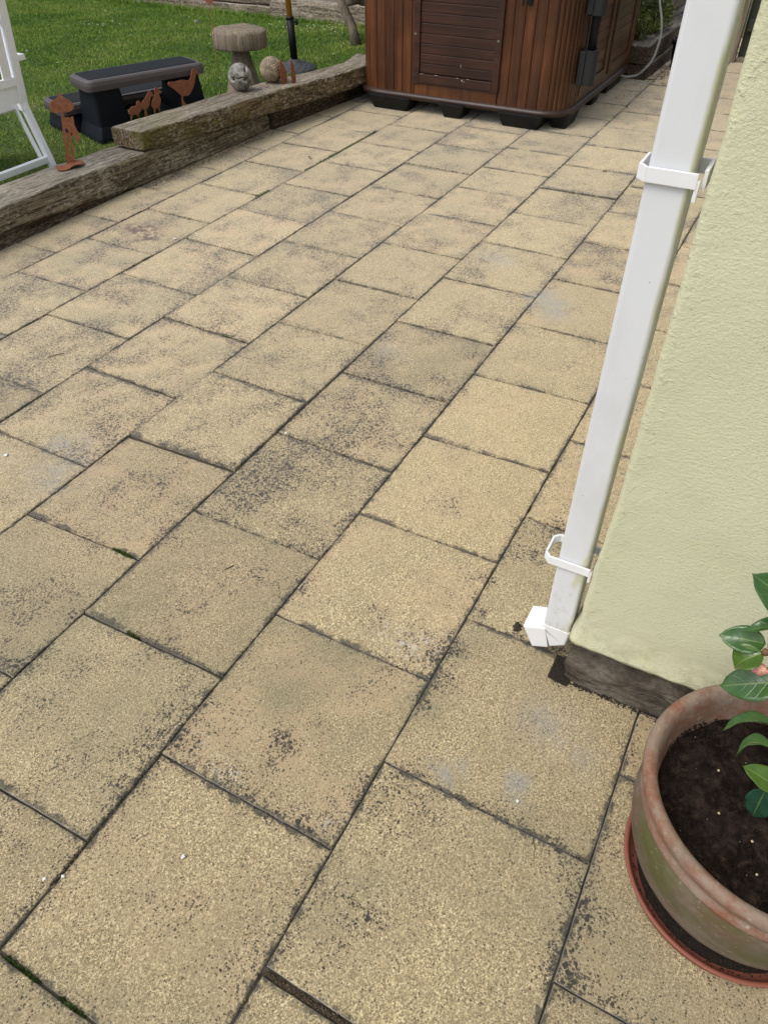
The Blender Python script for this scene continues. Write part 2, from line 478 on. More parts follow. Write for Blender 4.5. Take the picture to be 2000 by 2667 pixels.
t = NT("rough_ground")
P = t.coord('Object')
t.out(t.mix(t.smooth(t.noise(P, 3, 6, 0.7), 0.35, 0.65), (0.045, 0.075, 0.015), (0.07, 0.065, 0.03)), 0.95)
sheet('ground', -60, 80, -60, 80, -0.06, t.mat)
sheet('pavement_bed', -3.0, 9.3, -3.2, 3.62, -0.008, M_JOINT)

# ---------------------------------------------------------------- paving slabs (one pavement)
LV = {-4: -1.900, -3: -1.445, -2: -0.987, -1: -0.530, 0: -0.075, 1: 0.402, 2: 0.860, 3: 1.318, 4: 1.760, 5: 2.222, 6: 2.692, 7: 3.138, 8: 3.56}
JU = {-1: [(0.511,) * 2, (0.970,) * 2],
      0: [(0.278, 0.275), (0.750, 0.748), (1.218, 1.216), (1.670, 1.667), (2.113, 2.110)],
      1: [(0.529, 0.527), (0.990, 0.995), (1.444, 1.447), (1.893, 1.908), (2.344, 2.354), (2.812, 2.812), (3.290, 3.285), (3.762, 3.781)],
      2: [(0.751, 0.762), (1.213, 1.219), (1.675, 1.670), (2.122, 2.122), (2.582, 2.581), (3.056, 3.064), (3.537, 3.529), (3.975, 3.985), (4.410, 4.435)],
      3: [(0.961, 0.975), (1.415, 1.430), (1.883, 1.872), (2.334, 2.342), (2.803, 2.807), (3.275, 3.283), (3.732, 3.752), (4.197, 4.215), (4.597, 4.612), (5.023, 5.048)],
      4: [(1.223, 1.219), (1.684, 1.674), (2.139, 2.128), (2.594, 2.582), (3.074, 3.052)],
      5: [(1.924, 1.926), (2.386, 2.366), (2.855, 2.839), (3.311, 3.310), (3.765, 3.763)],
      6: [(2.157, 2.167), (2.620, 2.612), (3.082, 3.069), (3.550, 3.530), (3.993, 3.994), (4.415, 4.430)],
      7: [(2.409, 2.408), (2.856, 2.850), (3.336, 3.322), (3.785, 3.780), (4.231, 4.229), (4.656, 4.641)]}
GAPS = {(3, 2): 0.011, (3, 1): 0.013, (2, 0): 0.006, (0, 0): 0.015, (4, 1): 0.009, (-9, 0): 0.01, (2, 3): 0.007}
SP = 0.4587
slab_list = []
for k in range(-4, 8):
    base = list(JU.get(k, [(0.3 + (k % 2) * 0.23,) * 2]))
    idx0 = 0
    while base[0][0] > -2.4:
        base.insert(0, tuple(a - SP for a in base[0])); idx0 += 1
    while base[-1][0] < 9.2:
        base.append(tuple(a + SP for a in base[-1]))
    for i in range(len(base) - 1):
        n = i - idx0
        slab_list.append((k, n, LV[k], LV[k + 1], base[i], base[i + 1]))

verts, faces, uvs, cols = [], [], [], []
for (k, n, v0, v1, (a0, b0), (a1, b1)) in slab_list:
    rr = random.Random(k * 131 + n * 17 + 5)
    # a* at the left line (v1), b* at the right line (v0)
    gl = GAPS.get((k, n), rr.uniform(0.0020, 0.0042)) / 2
    gr = GAPS.get((k, n + 1), rr.uniform(0.0020, 0.0042)) / 2
    gy = rr.uniform(0.0010, 0.0021)
    c = [Vector((b0 + gl, v0 + gy, 0)), Vector((b1 - gr, v0 + gy, 0)), Vector((a1 - gr, v1 - gy, 0)), Vector((a0 + gl, v1 - gy, 0))]
    if k == -1 and 0.90 < b0 < 1.0:      # cut slab against the plinth
        c[1].x = c[2].x = 1.150
    elif k <= -1 and b0 > 0.98:
        continue
    if k < -1 and b1 > 1.15:
        c[1].x = c[2].x = 1.150
        if b0 > 1.1: continue
    cen = sum(c, Vector()) / 4
    zoff = rr.gauss(0, 0.0011)
    tx, ty = rr.gauss(0, 0.003), rr.gauss(0, 0.003)
    if (k, n) == (3, 1): zoff, tx = 0.006, 0.004
    if (k, n) == (3, 2): zoff, tx = 0.002, -0.004
    if (k, n) == (0, 1): zoff, ty = 0.0, 0.004
    # outline with slightly worn edges
    NE = 14
    chips = [rr.choice((0, 0, 0, 0.004, 0.009)) for _ in range(4)]
    ring = []
    for s in range(4):
        p, q = c[s], c[(s + 1) % 4]
        nrm = (cen - (p + q) / 2).normalized()
        for j in range(NE):
            f = j / NE
            wob = 0.0026 * noise.noise(Vector((f * 7 + s * 11, k * 3.1, n * 2.7))) + 0.001 * noise.noise(Vector((f * 26 + s * 9, k * 2.1, n * 5.7)))
            cr = (0.003 + (chips[s] if f < 0.5 else chips[(s + 1) % 4])) * math.exp(-min(f, 1 - f) * 22) * (rr.random() * 0.4 + 0.6)
            ring.append(p.lerp(q, f) + nrm * (abs(wob) + (cr if j else 0.002)))
    def zz(p):
        return zoff + tx * (p.x - cen.x) + ty * (p.y - cen.y)
    base_i = len(verts)
    m = len(ring)
    ui = Vector((1 / max(1e-3, (c[1] - c[0]).length), 1 / max(1e-3, (c[3] - c[0]).length), 0))
    for lev, (ins, dz) in enumerate(((0.0045, 0.0), (0.0018, -0.0005), (0.0004, -0.0020), (0.0, -0.007), (0.001, -0.035))):
        for p in ring:
            d = (cen - p); d.z = 0
            q = p + d.normalized() * ins * 1.2
            verts.append((q.x, q.y, zz(p) + dz))
    def uvof(p):
        return ((p[0] - c[0].x) * ui.x, (p[1] - c[0].y) * ui.y)
    f0 = []
    g0 = len(verts)
    def bnd(i, j):      # boundary vertex index for grid node (i along side 0, j along side 1)
        if j == 0: return base_i + i
        if i == NE: return base_i + NE + j
        if j == NE: return base_i + 3 * NE - i
        return base_i + (4 * NE - j) % (4 * NE)
    gid = {}
    for j in range(NE + 1):
        for i in range(NE + 1):
            if i in (0, NE) or j in (0, NE):
                gid[i, j] = bnd(i, j)
            else:
                fu, fv = i / NE, j / NE
                a_ = c[0].lerp(c[1], fu); b_ = c[3].lerp(c[2], fu); q = a_.lerp(b_, fv)
                gid[i, j] = len(verts)
                verts.append((q.x, q.y, zz(q)))
    for j in range(NE):
        for i in range(NE):
            f0.append([gid[i, j], gid[i + 1, j], gid[i + 1, j + 1], gid[i, j + 1]])
    for lev in range(4):
        for j in range(m):
            a = base_i + lev * m
            f0.append([a + j, a + m + j, a + m + (j + 1) % m, a + (j + 1) % m])
    grey = rr.random() ** 1.5
    dirt = rr.random()
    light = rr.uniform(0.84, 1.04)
    rnd = rr.random()
    if (k, n) == (0, 1): grey, light = 0.9, 0.93
    if (k, n) in ((1, 1), (0, 3), (0, 4)): grey, dirt, light, rnd = 0.1, 0.3, 1.02, 0.55
    if (k, n) == (1, 2): grey, dirt, light, rnd = 0.0, 0.1, 1.03, 0.35
    if (k, n) == (1, 3): grey, dirt, light, rnd = 0.0, 0.1, 1.02, 0.45
    if (k, n) == (1, 5): grey, dirt, light = 1.0, 0.2, 0.9
    if (k, n) in ((2, 2), (2, 1)): dirt, light, grey = 0.8, 0.94, 0.2
    if (k, n) == (3, 0): dirt, light, grey = 0.9, 0.90, 0.5
    if (k, n) == (3, 1): dirt, light, grey = 0.5, 1.02, 0.1
    if (k, n) in ((4, 0), (4, 1), (5, 0), (5, 1), (4, 2)): light, rnd = 1.05, 0.8
    if cen.x > 2.4: grey *= 0.35
    light *= 0.98 + 0.16 * min(1, max(0, (cen.x - 0.9) / 1.4)) + 0.10 * min(1, max(0, (cen.x - 2.3) / 2.0))  # brightness at grazing view painted into the slab tone: paler with distance
    if cen.y > 0.9 and cen.x > 1.2: dirt = 0.55 + 0.45 * dirt
    elif cen.x < 3.0: dirt *= 0.5
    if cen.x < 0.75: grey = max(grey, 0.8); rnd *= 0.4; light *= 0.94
    for f in f0:
        faces.append(f)
        for vi in f:
            uvs.append(uvof(verts[vi]))
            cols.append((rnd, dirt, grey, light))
me = bpy.data.meshes.new('pavement')
me.from_pydata(verts, [], faces)
ul = me.uv_layers.new(name='slab')
ul.data.foreach_set('uv', np.array(uvs, dtype=np.float32).ravel())
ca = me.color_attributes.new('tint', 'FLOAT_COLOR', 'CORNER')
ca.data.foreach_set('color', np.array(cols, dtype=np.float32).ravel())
va = np.array(verts)
def stain_field(L):
    acc = np.zeros(len(va))
    for (x, y, rx, ry, a) in L:
        d = np.hypot((va[:, 0] - x) / rx, (va[:, 1] - y) / ry)
        f = np.clip((1.25 - d) / 1.25, 0, 1); f = f * f * (3 - 2 * f)
        acc = np.maximum(acc, f * a)
    return acc
sa = me.color_attributes.new('stain', 'FLOAT_COLOR', 'POINT')
sa.data.foreach_set('color', np.stack([stain_field(b) for b in (DARK_BLOBS, GREY_BLOBS, RED_BLOBS, PALE_BLOBS)], 1).astype(np.float32).ravel())
tag(link('pavement', me, M_PAVE), kind='structure')
M_LIME = mat_simple("bird_lime", (0.70, 0.70, 0.67), 0.8, 60, 0.2)
for (x, y, sz, lb) in ((0.369, 0.664, 0.006, 'white speck of bird dropping in the middle of a foreground slab'), (0.205, 0.881, 0.006, 'white dropping speck on the left of the long joint at the lower left'),
                       (0.226, 0.852, 0.006, 'white dropping speck just right of the long joint at the lower left'), (0.802, 0.102, 0.006, 'round white dropping on the blue-grey stain'),
                       (2.77, 2.235, 0.010, 'white dropping at the joint crossing left of centre'), (2.817, 2.724, 0.010, 'white dropping below the reddish brown stain'),
                       (1.137, 2.049, 0.011, 'white lichen spot near the left edge'), (1.684, 1.286, 0.008, 'white dropping on the joint of two dark slabs')):
    bm = bmesh.new()
    bmesh.ops.create_icosphere(bm, subdivisions=3, radius=1.0)
    for v in bm.verts:
        d = 0.75 + 0.8 * noise.noise(Vector((v.co.x, v.co.y, 0)) * 1.9 + Vector((x * 9, y * 9, 0)))
        v.co = Vector((v.co.x * sz * d, v.co.y * sz * d * 0.75, max(0, v.co.z) ** 0.3 * 0.0006))
    o = from_bm('bird_dropping', bm, M_LIME, None, True)
    o.location = (x, y, 0.0022)
    tag(o, lb, 'dropping')

# ---------------------------------------------------------------- moss and weeds in the joints
M_MOSS = mat_simple("moss", (0.075, 0.125, 0.018), 0.95, 60, 0.8, 0.8, 400, dark=(0.02, 0.03, 0.006))
def moss(label, pts, width, n, seed):
    r = random.Random(seed)
    bm = bmesh.new()
    segs = list(zip(pts[:-1], pts[1:]))
    for i in range(n):
        a, b = r.choice(segs)
        f = r.random()
        x = a[0] + (b[0] - a[0]) * f + r.gauss(0, width)
        y = a[1] + (b[1] - a[1]) * f + r.gauss(0, width)
        s = r.uniform(0.0015, 0.0045)
        for q in range(3):
            w = r.uniform(0, 6.28)
            h = r.uniform(0.2, 1.0) * s * 1.8
            d = Vector((math.cos(w), math.sin(w), 0)) * s
            e = Vector((-d.y, d.x, 0)) * 0.5
            o = Vector((x, y, -0.006))
            v = [bm.verts.new(o - e), bm.verts.new(o + e), bm.verts.new(o + d + Vector((0, 0, 0.006 + h)))]
            bm.faces.new(v)
    return tag(from_bm('moss', bm, M_MOSS), label, 'moss', kind='stuff')
moss('tiny green weeds along the joint beside the long weathered beam', [(4.02, 2.70), (4.45, 2.695), (4.95, 2.70)], 0.006, 1100, 1)
moss('small green weeds in the joint near the overhanging end of the grey beam', [(3.50, 2.70), (3.62, 2.69)], 0.012, 260, 2)
moss('green moss tuft in the short joint on the left of the terrace', [(0.973, 1.415), (0.969, 1.345)], 0.003, 420, 3)
moss('moss lining the joint in the bottom left corner', [(0.070, 0.84), (0.069, 0.75)], 0.0014, 130, 4)
moss('second green moss line in the joint at the bottom left corner', [(0.069, 0.70), (0.069, 0.64)], 0.0014, 90, 14)
moss('moss speck in the joint left of the long central joint', [(0.757, 1.165), (0.756, 1.125)], 0.003, 120, 5)
moss('faint moss on the edge of a pale slab mid terrace', [(2.139, 1.92), (2.138, 1.85)], 0.004, 150, 6)
moss('moss in the joint below the tub front', [(4.42, 1.32), (4.9, 1.32)], 0.004, 160, 7)

# ---------------------------------------------------------------- house wall
def mat_render():
    t = NT("painted_render")
    P = t.coord('Object')
    c = t.mix(t.smooth(t.noise(P, 4, 4, 0.6), 0.35, 0.7), (0.592, 0.592, 0.412), (0.556, 0.556, 0.382))
    yel = t.smooth(t.noise(P, 7, 3, 0.6), 0.55, 0.75)
    c = t.mix(t.math('MULTIPLY', yel, 0.3), c, (0.60, 0.58, 0.33))
    sx = t.new('ShaderNodeSeparateXYZ'); t.l.new(P, sx.inputs[0])
    sxx = t.new('ShaderNodeSeparateXYZ'); t.l.new(P, sxx.inputs[0])
    spl = t.math('MULTIPLY', t.smooth(sxx.outputs[2], 0.27, 0.165), t.smooth(t.noise(P, 24, 6, 0.75), 0.44, 0.64, 0, 0.45))
    c = t.mix(spl, c, (0.33, 0.30, 0.19))
    rough_zone = t.math('MAXIMUM', t.smooth(sx.outputs[1], 0.02, 0.12), t.smooth(sx.outputs[2], 0.24, 0.17))
    fine = t.noise(t.map(P, scale=(1, 0.85, 1.15)), 210, 4, 0.62, 0.0)
    lump = t.noise(t.map(P, scale=(1, 1, 1)), 44, 3, 0.5, 0.0)
    flick = t.smooth(t.noise(P, 75, 3, 0.55, 0.0), 0.56, 0.74)
    h = t.math('ADD', t.math('MULTIPLY', fine, 0.75), t.math('MULTIPLY', lump, t.math('MULTIPLY_ADD', rough_zone, 0.7, 0.22)))
    h = t.math('ADD', h, t.math('MULTIPLY', flick, t.math('MULTIPLY_ADD', rough_zone, 0.5, 0.04)))
    sp = t.smooth(t.voro(P, 26).outputs['Distance'], 0.045, 0.03)
    c = t.mix(t.math('MULTIPLY', sp, 0.6), c, (0.12, 0.11, 0.07))
    return t.out(c, 0.7, t.bump(h, 0.60, 0.0045), spec=0.3)
M_RENDER = mat_render()
house = thing('house_wall', (1.15, -2.0, 0), 'pale green textured house wall standing on a dark stone plinth', 'wall')
# rendered corner block, lower edge flares out in a drip and the corner is uneven
bm = bmesh.new()
WX1, WY0, WH = 5.6, -4.0, 5.0  # unseen upper wall made taller to shade the near paving
ys = [0.0 + i * 0.006 for i in range(0, 20)]
def wall_pt(s, z):
    """s<0 along the front face (y), s>0 along the side (x); corner radius 2 cm"""
    fl = max(0.0, 1 - (z - 0.158) / 0.09) ** 2 * 0.020
    bulge = 0.010 * math.exp(-((z - 0.30) / 0.22) ** 2)
    cy = 0.104 + bulge
    R = 0.012
    if s <= 0:
        x, y, nx, ny = 1.150, cy - R + s, -1, 0
    elif s < R * math.pi / 2:
        w = s / R
        x, y, nx, ny = 1.150 + R - R * math.cos(w), cy - R + R * math.sin(w), -math.cos(w), math.sin(w)
    else:
        x, y, nx, ny = 1.150 + R + (s - R * math.pi / 2), cy, 0, 1
    near = math.exp(-abs(s) / 0.04) if s < 0 else 1.0
    d = 0.0016 * noise.noise(Vector((x * 16, y * 16, z * 16))) * (0.35 + near) + 0.0012 * noise.noise(Vector((x * 60, y * 60, z * 60))) * near
    low = math.exp(-(z - 0.158) / 0.05)
    d += 0.004 * low * noise.noise(Vector((x * 35 + 3, y * 35, z * 35)))
    return Vector((x + nx * (fl * 0.5 + d), y + ny * (fl * 0.9 + d), z))
S = [-4.1, -3.0, -2.0, -1.5, -1.2] + [-1.0 + 0.05 * i for i in range(12)] + [-0.4 + 0.012 * i for i in range(30)] + [-0.04 + 0.004 * i for i in range(22)] + [0.06, 0.1, 0.2, 0.5, 1.0, 2.0, 3.0, 4.4]
Z = [0.158 + 0.006 * i for i in range(24)] + [0.31 + 0.02 * i for i in range(60)] + [1.6, 2.0, 2.5, 3.5, WH]
grid = []
for z in Z:
    row = []
    for s in S:
        p = wall_pt(s, z)
        if z == Z[0]:
            p.z += 0.004 * noise.noise(Vector((s * 18, 3.3, 1.0))) + 0.002 * noise.noise(Vector((s * 70, 3.3, 1.0)))
        row.append(bm.verts.new(p))
    grid.append(row)
for i in range(len(Z) - 1):
    for j in range(len(S) - 1):
        bm.faces.new((grid[i][j], grid[i][j + 1], grid[i + 1][j + 1], grid[i + 1][j]))
# underside lip, back and top
lip = [bm.verts.new(Vector((1.190 if S[j] < 0.02 else grid[0][j].co.x, min(grid[0][j].co.y, 0.075), 0.160))) for j in range(len(S))]
for j in range(len(S) - 1):
    try: bm.faces.new((grid[0][j + 1], grid[0][j], lip[j], lip[j + 1]))
    except ValueError: pass
a, b = grid[-1][0], grid[-1][-1]
far = bm.verts.new((b.co.x, a.co.y, WH))
bm.faces.new(grid[-1] + [far])
from_bm('wall', bm, M_RENDER, None, True).parent = house
bpy.data.objects['wall'].matrix_parent_inverse = house.matrix_world.inverted()
def adopt(o, parent):
    """parent without moving (all the builders below use world coordinates)"""
    o.parent = parent
    o.matrix_parent_inverse = Matrix.Translation(-Vector(parent.location)) if parent.rotation_euler.z == 0 else parent.matrix_basis.inverted()
    return o
adopt(bpy.data.objects['wall'], house)

t = NT("dark_plinth_stone")
P = t.coord('Object')
c = t.ramp(t.noise(t.map(P, scale=(1, 0.7, 1.6)), 16, 7, 0.72), [(0.28, (0.032, 0.027, 0.022)), (0.5, (0.110, 0.092, 0.072)), (0.70, (0.235, 0.208, 0.170))])
c = t.mix(t.smooth(t.noise(P, 40, 4, 0.7), 0.55, 0.7, 0, 0.6), c, (0.20, 0.165, 0.12))
h = t.math('ADD', t.noise(t.map(P, scale=(1, 0.6, 1.5)), 22, 6, 0.7), t.math('MULTIPLY', t.noise(P, 90, 4, 0.7), 0.3))
lay = t.noise(t.map(P, scale=(1, 0.28, 2.2)), 17, 6, 0.7, 0.5)
c = t.mix(t.smooth(lay, 0.50, 0.36, 0, 0.75), c, (0.026, 0.020, 0.015))
h = t.math('ADD', h, t.math('MULTIPLY', lay, 1.2))
t.out(c, 0.9, t.bump(h, 1.0, 0.016), spec=0.2)
M_PLINTH = t.mat
bm = bmesh.new()
rows = []
PS = [-4.0, -2.0, -1.2] + [-0.9 + 0.0075 * i for i in range(120)] + [0.004 * i for i in range(8)] + [0.05, 0.1, 0.3, 1.0, 4.3]
for i in range(31):
    z = -0.02 + 0.19 * i / 30
    row = []
    for s in PS:
        bulge = 0.012 * math.sin(math.pi * min(1, max(0, (z) / 0.16)) * 0.9 + 1.2) - 0.006
        led = 0.026 / (1 + math.exp((z - 0.080 - 0.018 * noise.noise(Vector((s * 9, 0, 0)))) / 0.003))
        if s <= 0: x, y, nx, ny = 1.186, 0.088 + s, -1, 0
        else: x, y, nx, ny = 1.186 + s, 0.088, (-1 if s < 0.01 else 0), 1
        d = bulge + led + 0.013 * noise.noise(Vector((s * 12, z * 22, 2))) + 0.006 * noise.noise(Vector((s * 38, z * 50, 2)))
        row.append(bm.verts.new((x + nx * d, y + ny * d, z)))
    rows.append(row)
for i in range(30):
    for j in range(len(PS) - 1):
        bm.faces.new((rows[i][j], rows[i][j + 1], rows[i + 1][j + 1], rows[i + 1][j]))
adopt(from_bm('plinth', bm, M_PLINTH, None, True), house)

def clutter(name, label, cat, region, n, smin, smax, mat, seed, z=0.0, kind='stuff', h=1.0):
    """irregular crumbs scattered over a patch"""
    r = random.Random(seed)
    V, F = [], []
    for i in range(n):
        x, y = region(r)
        s = r.uniform(smin, smax)
        b = len(V)
        R = Matrix.Rotation(r.uniform(0, 6.28), 3, Vector((r.gauss(0, 1), r.gauss(0, 1), r.gauss(0, 1))).normalized())
        for p in ((1, 0, -.6), (-1, 0, -.6), (0, 1, .6 * h), (0, -.8, .7 * h), (.3, .2, -1)):
            q = R @ (Vector(p) * s * r.uniform(0.7, 1.1))
            V.append((x + q.x, y + q.y, z + max(q.z * h + s * 0.5 * h, 0.0005)))
        F += [(b, b + 2, b + 3), (b + 1, b + 3, b + 2), (b, b + 3, b + 4), (b + 1, b + 2, b + 4), (b, b + 4, b + 2), (b + 1, b + 4, b + 3)]
    return tag(from_np(name, V, F, mat), label, cat, kind=kind)
def strip(x0, y0, x1, y1, w):
    def f(r):
        k = r.random()
        return x0 + (x1 - x0) * k + r.gauss(0, w), y0 + (y1 - y0) * k + r.gauss(0, w)
    return f
M_GRIT = mat_simple("dark_grit", (0.035, 0.028, 0.022), 0.95, 90, 0.5)
# soil gathered against the plinth and in the open corner by the downpipe
def dirt_sheet(name, pts, label):
    bm = bmesh.new()
    bm.faces.new([bm.verts.new((x, y, 0.0035)) for x, y in pts])
    return tag(from_bm(name, bm, M_SOIL), label, 'soil', kind='stuff')
dirt_sheet('soil', [(1.133, 0.100), (1.138, 0.150), (1.215, 0.150), (1.215, 0.100)], 'dark soil in the open corner under the downpipe shoe')
M_DEBRIS = mat_simple("joint_debris", (0.085, 0.058, 0.036), 0.95, 90, 0.7)
clutter('joint_debris', 'dirt and bark crumbs lying in the wide joint at the bottom of the view', 'dirt', strip(0.278, 0.39, 0.276, -0.06, 0.0025), 1500, 0.0012, 0.004, M_DEBRIS, 81, z=-0.009)
clutter('grit', 'dark grit gathered along the foot of the stone plinth', 'grit', strip(1.148, 0.11, 1.150, -0.9, 0.004), 1800, 0.001, 0.0035, M_GRIT, 3)
clutter('grit', 'loose dark grit in the open corner below the downpipe', 'grit', strip(1.142, 0.12, 1.20, 0.13, 0.009), 700, 0.001, 0.003, M_GRIT, 4, z=0.003)

M_CRUMB = mat_simple("pale_crumbs", (0.26, 0.20, 0.12), 0.95, 120, 0.8, dark=(0.05, 0.04, 0.03))
def along_joints(r):
    k = r.choice((1, 2, 2, 3, 3, 4, 5, 6))
    if r.random() < 0.55:
        x = 0.2 + 4.6 * r.random() ** 1.4
        return x, LV[k] + r.gauss(0, 0.003)
    kk = r.choice((0, 1, 2, 3, 4, 5, 6))
    a, b = r.choice(JU[kk]); f = r.random()
    return b + (a - b) * f + r.gauss(0, 0.003), LV[kk] + (LV[kk + 1] - LV[kk]) * f
clutter('joint_crumbs', 'dark crumbs of dirt lying in and beside the joints of the terrace', 'grit', along_joints, 5200, 0.0008, 0.0030, M_GRIT, 91, z=-0.002)
clutter('joint_crumbs', 'sandy crumbs lying in and beside the joints of the terrace', 'grit', along_joints, 3800, 0.0008, 0.0028, M_CRUMB, 92, z=-0.002)
# ---------------------------------------------------------------- downpipe
def mat_pvc(name, stain=0.0):
    t = NT(name)
    P = t.coord('Object')
    c = t.mix(t.smooth(t.noise(t.map(P, scale=(1, 1, 0.5)), 9, 6, 0.7), 0.4, 0.7, 0, 0.7), (0.665, 0.685, 0.715), (0.585, 0.60, 0.615))
    sz_ = t.new('ShaderNodeSeparateXYZ'); t.l.new(P, sz_.inputs[0])
    c = t.mix(t.math('MULTIPLY', t.smooth(sz_.outputs[2], 0.45, 0.10), t.smooth(t.noise(P, 45, 5, 0.75), 0.48, 0.66, 0, 0.5)), c, (0.36, 0.33, 0.27))
    sx = t.new('ShaderNodeSeparateXYZ'); t.l.new(P, sx.inputs[0])
    if stain:
        low = t.smooth(sx.outputs[2], 0.42, 0.30)
        wid = t.math('MULTIPLY_ADD', low, 0.016, 0.1385)
        e = t.math('MULTIPLY', t.smooth(t.math('SUBTRACT', sx.outputs[1], wid), 0.002, -0.006), t.smooth(t.noise(t.map(P, scale=(1, 1, 0.25)), 22, 3, 0.6), 0.40, 0.60))
        c = t.mix(t.math('MULTIPLY', e, 0.65), c, (0.47, 0.46, 0.20))
    sp = t.smooth(t.voro(P, 34).outputs['Distance'], 0.05, 0.03)
    c = t.mix(t.math('MULTIPLY', sp, 0.6), c, (0.14, 0.13, 0.11))
    return t.out(c, 0.32, None, spec=0.5)
M_PVC = mat_pvc("white_pipe_plastic", 1.0)
M_PVC2 = mat_simple("white_bracket_plastic", (0.78, 0.79, 0.81), 0.3, 20, 0.15, spec=0.5, dark=(0.5, 0.5, 0.46))
dp = thing('downpipe', (1.222, 0.164, 0), 'square white plastic downpipe on the corner of the green wall', 'downpipe')
def rrect(cx, cy, w, h, r, n=5):
    out = []
    for sx_, sy_, a0 in ((1, 1, 0), (-1, 1, 90), (-1, -1, 180), (1, -1, 270)):
        for i in range(n + 1):
            a = math.radians(a0 + 90 * i / n)
            out.append((cx + sx_ * (w / 2 - r) + r * math.cos(a), cy + sy_ * (h / 2 - r) + r * math.sin(a)))
    return out
def loft(bm, rings, cap=True):
    R = [[bm.verts.new(p) for p in ring] for ring in rings]
    n = len(R[0])
    for i in range(len(R) - 1):
        for j in range(n):
            bm.faces.new((R[i][j], R[i][(j + 1) % n], R[i + 1][(j + 1) % n], R[i + 1][j]))
    if cap:
        bm.faces.new(list(reversed(R[0]))); bm.faces.new(R[-1])
bm = bmesh.new()
sec = rrect(1.222, 0.1635, 0.066, 0.066, 0.008)
loft(bm, [[(x, y, z) for x, y in sec] for z in (0.112, 0.5, 1.0, 1.6, 2.2, 2.8)])
adopt(from_bm('pipe', bm, M_PVC, None, False), dp)
# shoe: short socket and an outlet kicking away from the wall (+y)
bm = bmesh.new()
def sec_at(cy, cz, ang, w, h, r=0.009):
    ring = []
    for (a, b) in rrect(0, 0, w, h, r):
        ring.append((1.222 + a, cy + b * math.cos(ang), cz + b * math.sin(ang)))
    return ring
def ring_from(p, q, w):
    (y0, z0), (y1, z1) = p, q
    L = math.hypot(y1 - y0, z1 - z0)
    return sec_at((y0 + y1) / 2, (z0 + z1) / 2, math.atan2(z1 - z0, y1 - y0), w, L, 0.006)
bm = bmesh.new()
loft(bm, [ring_from((0.130, 0.128), (0.198, 0.128), 0.070), ring_from((0.130, 0.116), (0.198, 0.116), 0.070), ring_from((0.134, 0.080), (0.198, 0.114), 0.070), ring_from((0.168, 0.056), (0.192, 0.118), 0.070)])
adopt(from_bm('shoe_socket', bm, M_PVC2), dp)
bm = bmesh.new()
loft(bm, [ring_from((0.172, 0.052), (0.190, 0.121), 0.075), ring_from((0.209, 0.034), (0.242, 0.100), 0.075)])
adopt(from_bm('shoe_outlet', bm, M_PVC2), dp)
def bracket(z, wid, y1):
    bm = bmesh.new()
    th = 0.0045
    x0, x1 = 1.184, 1.262
    h = 0.022
    path = [(x1, 0.112), (x1, y1 - 0.012), (x1 - 0.012, y1), (x0 + 0.012, y1), (x0, y1 - 0.012), (x0, 0.124)]
    for (p, q) in zip(path[:-1], path[1:]):
        a, b = Vector((*p, 0)), Vector((*q, 0))
        d = (b - a); L = d.length; d.normalize()
        bbox(bm, ((a.x + b.x) / 2, (a.y + b.y) / 2, z), (L + th * 0.9, th, h), 0.0012, Matrix.Rotation(math.atan2(d.y, d.x), 3, 'Z'))
    bbox(bm, ((x0 + x1) / 2 + 0.004, 0.114, z), (0.062, 0.006, h + 0.006), 0.001)
    bbox(bm, (x0 + 0.003, 0.121, z - 0.014), (0.008, 0.006, 0.030), 0.001)
    return adopt(from_bm('bracket', bm, M_PVC2), dp)
bracket(1.176, 0.09, 0.208)
bracket(0.350, 0.09, 0.226)
t = NT("old_moss"); 
bm = bmesh.new()
bmesh.ops.create_icosphere(bm, subdivisions=3, radius=0.5)
for v in bm.verts:
    d = 1 + 0.7 * noise.noise(v.co * 4.0) + 0.4 * noise.noise(v.co * 9)
    v.co = Vector((v.co.x * 0.024 * d, v.co.y * 0.019 * d, max(0, v.co.z * 0.012 * d + 0.003)))
o = from_bm('moss_clump', bm, M_GRIT, None, True)
o.location = (1.252, 0.271, 0.0)
tag(o, 'small black clump of dead moss lying beside the downpipe shoe', 'clump')

# ---------------------------------------------------------------- small litter on the slabs
M_TWIG = mat_simple("twig_bark", (0.10, 0.082, 0.05), 0.9, 60, 0.5)
M_DEAD = mat_simple("dead_leaf", (0.16, 0.085, 0.045), 0.8, 60, 0.6, dark=(0.05, 0.03, 0.02))
def twig(p, q, r, label):
    bm = bmesh.new()
    a, b = Vector((*p, r)), Vector((*q, r))
    m = a.lerp(b, 0.5) + Vector((0.003, -0.002, r * 0.6))
    tube(bm, [a, m, b], [r * 0.7, r, r * 0.6], 6)
    tag(from_bm('twig', bm, M_TWIG, None, True), label, 'twig')
twig((1.056, 1.077), (1.083, 1.064), 0.0022, 'short grey twig lying on a slab mid terrace')
twig((1.66, 2.406), (1.715, 2.372), 0.0022, 'longer thin twig lying on a speckled slab at the left')
twig((1.127, 1.306), (1.168, 1.223), 0.0009, 'hair thin grass stem lying across the dark joint')
twig((0.705, 0.03), (0.74, 0.045), 0.0012, 'tiny pale stalk by the joint left of the plant pot')
